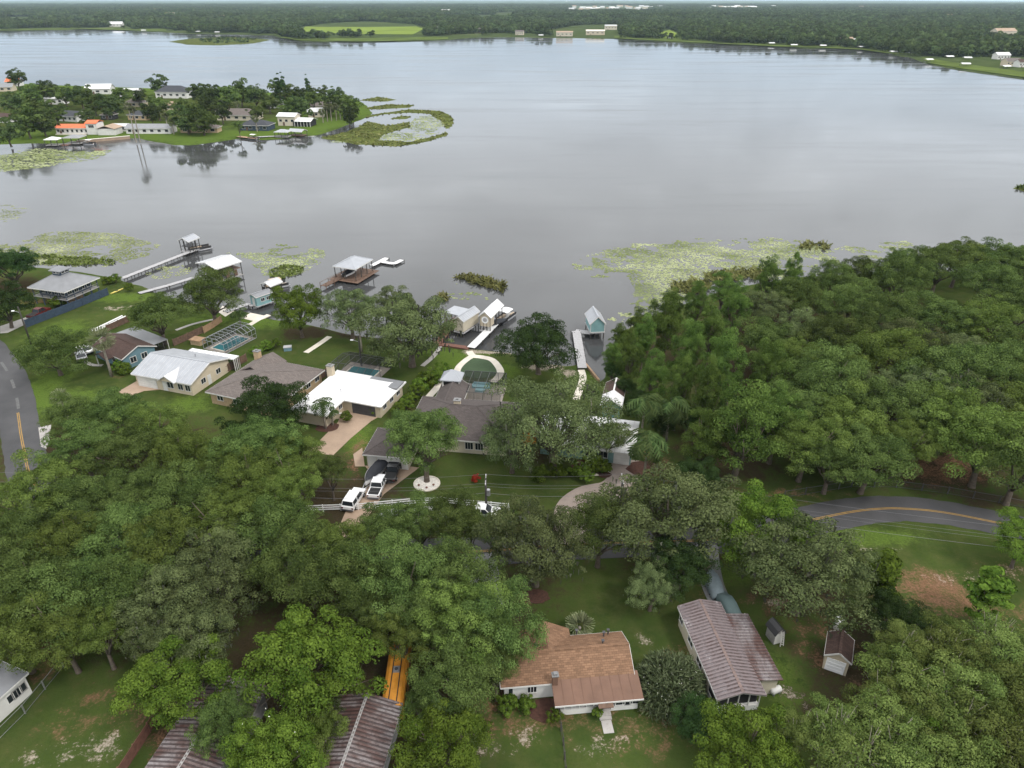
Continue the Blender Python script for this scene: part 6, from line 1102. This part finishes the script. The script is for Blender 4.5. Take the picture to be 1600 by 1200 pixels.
# ================================================================== HOUSES ON THE POINT AND FAR SHORE
def cottage(name, label, px, py, L, W, e, hh, rz, roofm, wallm, kind='hip', gz=.9, group=None, nwin=3, cat='house', extra=None, fascia='white_paint'):
    p = P(px, py, gz); t_ = thing(name, label, cat, (p.x, p.y, gz), rz, group); r = (-L / 2, L / 2, -W / 2, W / 2); wl = shrink(r, .5); walls(t_, wl, e - .05, wallm, 'x' if kind == 'gable' else None, hh, .5); roof_piece(t_, kind, r, e, hh, roofm, 'x', None, fascia)
    for i in range(nwin): window(t_, wl, 'y-', (i + .5) / nwin, L / nwin * .42, 1.3, e * .55, bars=0)
    if nwin > 1: door(t_, wl, 'y-', 1.0 / nwin, 1.2, 2.1, 'brown_wood')
    return t_, wl
t_, wl = cottage('villa', 'white villa with bright orange roof and windowed sunroom on the point', 124, 208, 22, 9, 3.4, 1.6, 0, 'orange_tile', 'white_paint', 'gable', nwin=8); MB().box(7.5, 13.5, -5, 3, -.1, 6).build('tower_wall', 'white_paint', t_); MB().gable(7.1, 13.9, -5.4, 3.4, 6.0, 1.3, 'x').build('tower_roof', 'orange_tile', t_); window(t_, (7.5, 13.5, -5, 3), 'y-', .5, 3, 1.4, 4.4, bars=2)
MB().box(14.5, 24, -7, 2, -.1, 3.4).build('annex_wall', 'white_paint', t_); MB().gable(14, 24.5, -7.5, 2.5, 3.4, 1.6, 'y').build('annex_roof', 'tan_concrete', t_); MB().box(-10, 7, -6.2, -4.6, -.1, .5).build('terrace', 'pale_concrete', t_)
sw_ = thing('seawall', 'pale pink seawall below the orange roofed villa', 'wall', P(162, 217.5, .9), heading((130, 219), (188, 214)) + math.pi / 2); MB().box(-13, 13, -.6, .6, -1.5, .5).build('wall', 'tan_concrete', sw_); MB().box(-13.1, 13.1, -.8, .8, .5, .65).build('coping', 'pale_concrete', sw_)
for a in [('low white house with green grey roof and long window row on the point', 238, 207, 26, 10, 3.0, 1.8, 0, 'grey_metal_roof', 'white_paint', 'gable', 6), ('big house with steep dark slate roofs and dormer on the point', 275, 152, 26, 14, 4.5, 4, -.1, 'charcoal_shingle', 'white_paint', 'hip', 5), ('house with grey gable roof behind the orange roofed villa', 117, 188, 15, 11, 3.2, 2.6, -.3, 'charcoal_shingle', 'white_paint', 'gable', 4), ('bright white roofed hall behind the oaks on the point', 158, 146, 20, 12, 4.0, 3.2, .1, 'bright_roof', 'white_paint', 'gable', 3), ('wide house with grey hip roof and arched entry on the point', 376, 186, 26, 13, 3.2, 3.2, -.05, 'grey_brown_shingle', 'pale_cream_wall', 'hip', 5), ('low house with charcoal hip roof near the docks of the point', 403, 202, 18, 11, 3.0, 2.4, -.1, 'charcoal_shingle', 'navy_paint', 'hip', 4), ('pale cottage with white gable roof among palms on the point', 495, 182, 11, 9, 3.4, 2.0, .2, 'white_metal_roof', 'pale_cream_wall', 'gable', 3), ('brown roofed house behind the pale cottage on the point', 503, 172, 14, 9, 3.2, 2.4, .1, 'grey_brown_shingle', 'cream_wall', 'gable', 3), ('white house with brown roof under the trees of the point', 8, 190, 14, 10, 3.2, 2.0, -.2, 'dark_brown_shingle', 'white_paint', 'hip', 3),
          ('tan house under oaks near the water on the point', 315, 206, 22, 8, 2.8, 1.5, 0, 'grey_brown_shingle', 'tan_brick', 'hip', 4), ('tan house with grey roof beside the pale driveway on the point', 222, 186, 14, 10, 3.0, 2.2, -.2, 'charcoal_shingle', 'tan_brick', 'hip', 3), ('cream house with faded roof behind the dark tree on the point', 214, 166, 14, 9, 3.0, 2.0, 0, 'grey_brown_shingle', 'cream_wall', 'hip', 3), ('dark open sided pavilion on the lawn of the point', 172, 186, 9, 7, 3.0, 1.6, 0, 'grey_brown_shingle', 'painted_shade', 'hip', 2), ('white house seen between oak trunks on the point', 90, 162, 14, 9, 4.0, 1.5, 0, 'bright_roof', 'white_paint', 'gable', 3), ('small white garage beside the wide hip roofed house', 347, 180, 6, 6, 3.0, 1.2, .1, 'white_metal_roof', 'white_paint', 'gable', 1), ('pale house deep in the oaks on the point', 434, 168, 14, 9, 3.6, 1.6, 0, 'white_metal_roof', 'white_paint', 'gable', 3), ('house with grey metal roof beside the red brown roof', 8, 142, 16, 10, 3.4, 2.4, .2, 'grey_metal_roof', 'cream_wall', 'gable', 3), ('house with red brown roof under the tall oak on the point', 24, 134, 12, 9, 3.6, 2.6, 0, 'orange_tile', 'white_paint', 'gable', 2), ('small white shed house by the grey road of the point', 192, 204, 9, 6, 2.8, 1.2, 0, 'white_metal_roof', 'white_paint', 'gable', 2), ('cream house with pink roof among the trees on the point', 268, 171, 13, 9, 3.2, 2.0, 0, 'tan_concrete', 'cream_wall', 'hip', 3), ('white roofed waterside building behind the point', 206, 150, 16, 9, 4.5, 1.2, 0, 'white_metal_roof', 'white_paint', 'gable', 4)]:  # pavilion walls are solid, coloured near black as the shade inside
    cottage('house', *a[:10], a[10], PZ, None, a[11])
t_, wl = cottage('house', 'two storey cream house with white roofs and veranda on the point', 453, 195, 12, 9, 5.4, 1.6, -.15, 'bright_roof', 'pale_cream_wall', 'gable', nwin=3); MB().box(4.5, 15.5, -5.2, 3.5, -.1, 2.9).build('veranda_shade_block', 'painted_shade', t_); MB().gable(5.8, 16.2, -6.2, 4.2, 3.0, 1.5, 'x').build('veranda_roof', 'bright_roof', t_)  # block below the veranda roof, its shade put into the colour
for k in range(6): MB().box(5.6 + k * 1.95, 5.85 + k * 1.95, -5.9, -5.65, -.1, 3.0).build('veranda_post', 'white_paint', t_)
def boat_shelter(label, px, py, L, W, e, rz, roofm, group=None, deck='grey_wood', kind='hip'):
    p = P(px, py, 0); t_ = thing('boat_shelter', label, 'boathouse', p, rz, group); r = (-L / 2, L / 2, -W / 2, W / 2); roof_piece(t_, kind, r, e, 1.1, roofm); stilts(t_, shrink(r, .3), -1.5, e - .1, 3, 2, 'dark_post', .16); MB().box(*shrink(r, .2), .6, .8).build('deck', deck, t_)
boat_shelter('small white roofed boat shelter in the weeds before the point', 86, 228, 7, 6, 3.6, 0, 'bright_roof'); boat_shelter('grey roofed boat shelter before the orange roofed villa', 119, 225, 9, 8, 3.8, 0, 'grey_metal_roof'); boat_shelter('pale roofed boat shelter by the docks of the point', 443, 215, 8, 6, 3.4, -.1, 'pale_metal_roof'); boat_shelter('white flat boat shelter beside the docks of the point', 466, 213, 9, 6, 3.0, -.3, 'pale_metal_roof', None, 'brown_wood', 'gable')
dock('shore_dock', 'white dock with a bench below the two storey cream house', [(398, 214), (420, 213), (446, 212)], 2.5, 1.0, 'pale_deck'); dock('shore_dock', 'long tan dock before the charcoal roofed house on the point', [(372, 213), (400, 216)], 3, .9, 'tan_wood')
pontoon('small boat at the docks of the point', 396, 217.5, 1.2, None, 'lamp_white'); pontoon('small boat moored before the orange roofed villa', 140, 226, 1.4, None, 'lamp_white')
# far shore
fl_ = [(183, 39, 34, 18, 7, 5, 'bright_roof', 'white_paint', 'large white mansion on the far shore beyond the marsh'), (452, 43, 26, 16, 5, 4, 'white_metal_roof', 'tan_brick', 'barn with pale roof beside the far field'), (472, 36, 32, 12, 4, 3, 'white_metal_roof', 'white_paint', 'long white barn at the edge of the far field'), (690, 48, 22, 12, 8, 3, 'white_metal_roof', 'white_paint', 'tall white house by the end of the far field'), (740, 49, 34, 16, 5, 5, 'grey_brown_shingle', 'cream_wall', 'broad cream house with grey roof on the far shore'), (882, 54, 34, 12, 7, 2.5, 'tan_concrete', 'pale_cream_wall', 'pale pink apartment block on the far shore'), (930, 52, 40, 12, 7.5, 2.5, 'pale_concrete', 'cream_wall', 'long cream apartment block on the far shore'), (954, 44, 30, 12, 9, 2, 'white_metal_roof', 'pale_cream_wall', 'tall pale apartment block behind the long cream one'), (812, 52, 18, 12, 6, 3, 'grey_brown_shingle', 'pale_cream_wall', 'small cream house near the pink apartment block across the lake'), (1231, 62, 30, 14, 5, 3, 'grey_brown_shingle', 'white_paint', 'low house with brown roof alone on the wooded far shore'), (1298, 66, 26, 12, 6, 3, 'bright_roof', 'white_paint', 'white roofed lake house beside the tan lake house across the water'), (1320, 68, 22, 12, 8, 4, 'tan_concrete', 'tan_brick', 'tan lake house between two white ones across the water'), (1337, 67, 22, 12, 6, 3, 'bright_roof', 'white_paint', 'white house beside the tan lake house'), (1563, 90, 18, 11, 5, 3, 'bright_roof', 'white_paint', 'white roofed house among trees above the cluster of dock shelters'), (1578, 100, 18, 11, 5, 3, 'grey_brown_shingle', 'cream_wall', 'grey roofed cottage by the dock shelters across the lake'), (1596, 102, 16, 10, 5, 3, 'dark_brown_shingle', 'white_paint', 'dark roofed cottage by the dock shelters across the lake')]
for x, y, L, W, e, hh, rm, wm, lb in fl_: cottage('far_house', lb, x, y + 2.5, L, W, e, hh, random.uniform(-.2, .2), rm, wm, 'gable', 1.6, None, 4, 'house')
for x, y in [(225, 50), (340, 53), (310, 52), (845, 58), (1047, 62.5), (1205, 71), (1240, 74), (1285, 75), (1345, 77), (1440, 84), (1460, 88), (1482, 93), (1510, 95), (1450, 98), (1507, 105), (1570, 109), (1395, 85), (1420, 87)]: boat_shelter('tiny white roofed dock shelter along the far shore', x, y, 10, 6, 3.6, random.uniform(-.3, .3), 'bright_roof', 'dock shelters on the far shore', kind='gable')
for x, y in [(888 + i * 6.1 + random.uniform(-3, 3), random.uniform(11, 18)) for i in range(24)] + [(1110 + i * 5.2, random.uniform(12, 15.5)) for i in range(14)] + [(1208, 12.5), (1230, 11), (1345, 14), (1480, 30), (1565, 60), (240, 19), (352, 32), (267, 27), (697, 21), (664, 2.5), (885, 2.5)]: cottage('distant_building', 'tiny pale building of the town beyond the far woods', x, y, random.uniform(26, 46), random.uniform(16, 26), random.uniform(9, 15), 5, random.uniform(-.3, .3), random.choice(['bright_roof', 'white_metal_roof', 'tan_concrete']), random.choice(['white_paint', 'pale_cream_wall']), 'gable', 4, 'buildings of the distant town', 0)

# ================================================================== AIR
m = bpy.data.materials.new('haze'); m.use_nodes = True; t = m.node_tree; t.nodes.remove(t.nodes['Principled BSDF']); pv = nd(t, 'ShaderNodeVolumePrincipled'); pv.inputs['Color'].default_value = (.68, .85, 1, 1); pv.inputs['Density'].default_value = .000038; pv.inputs['Anisotropy'].default_value = .2
t.links.new(pv.outputs[0], t.nodes['Material Output'].inputs['Volume']); MATS['haze'] = m
o = MB().box(-60000, 60000, -300, 60000, -5, 76).build('haze', 'haze'); tag(o, 'thin blue haze over the whole lake and woods', 'haze', None, 'stuff')
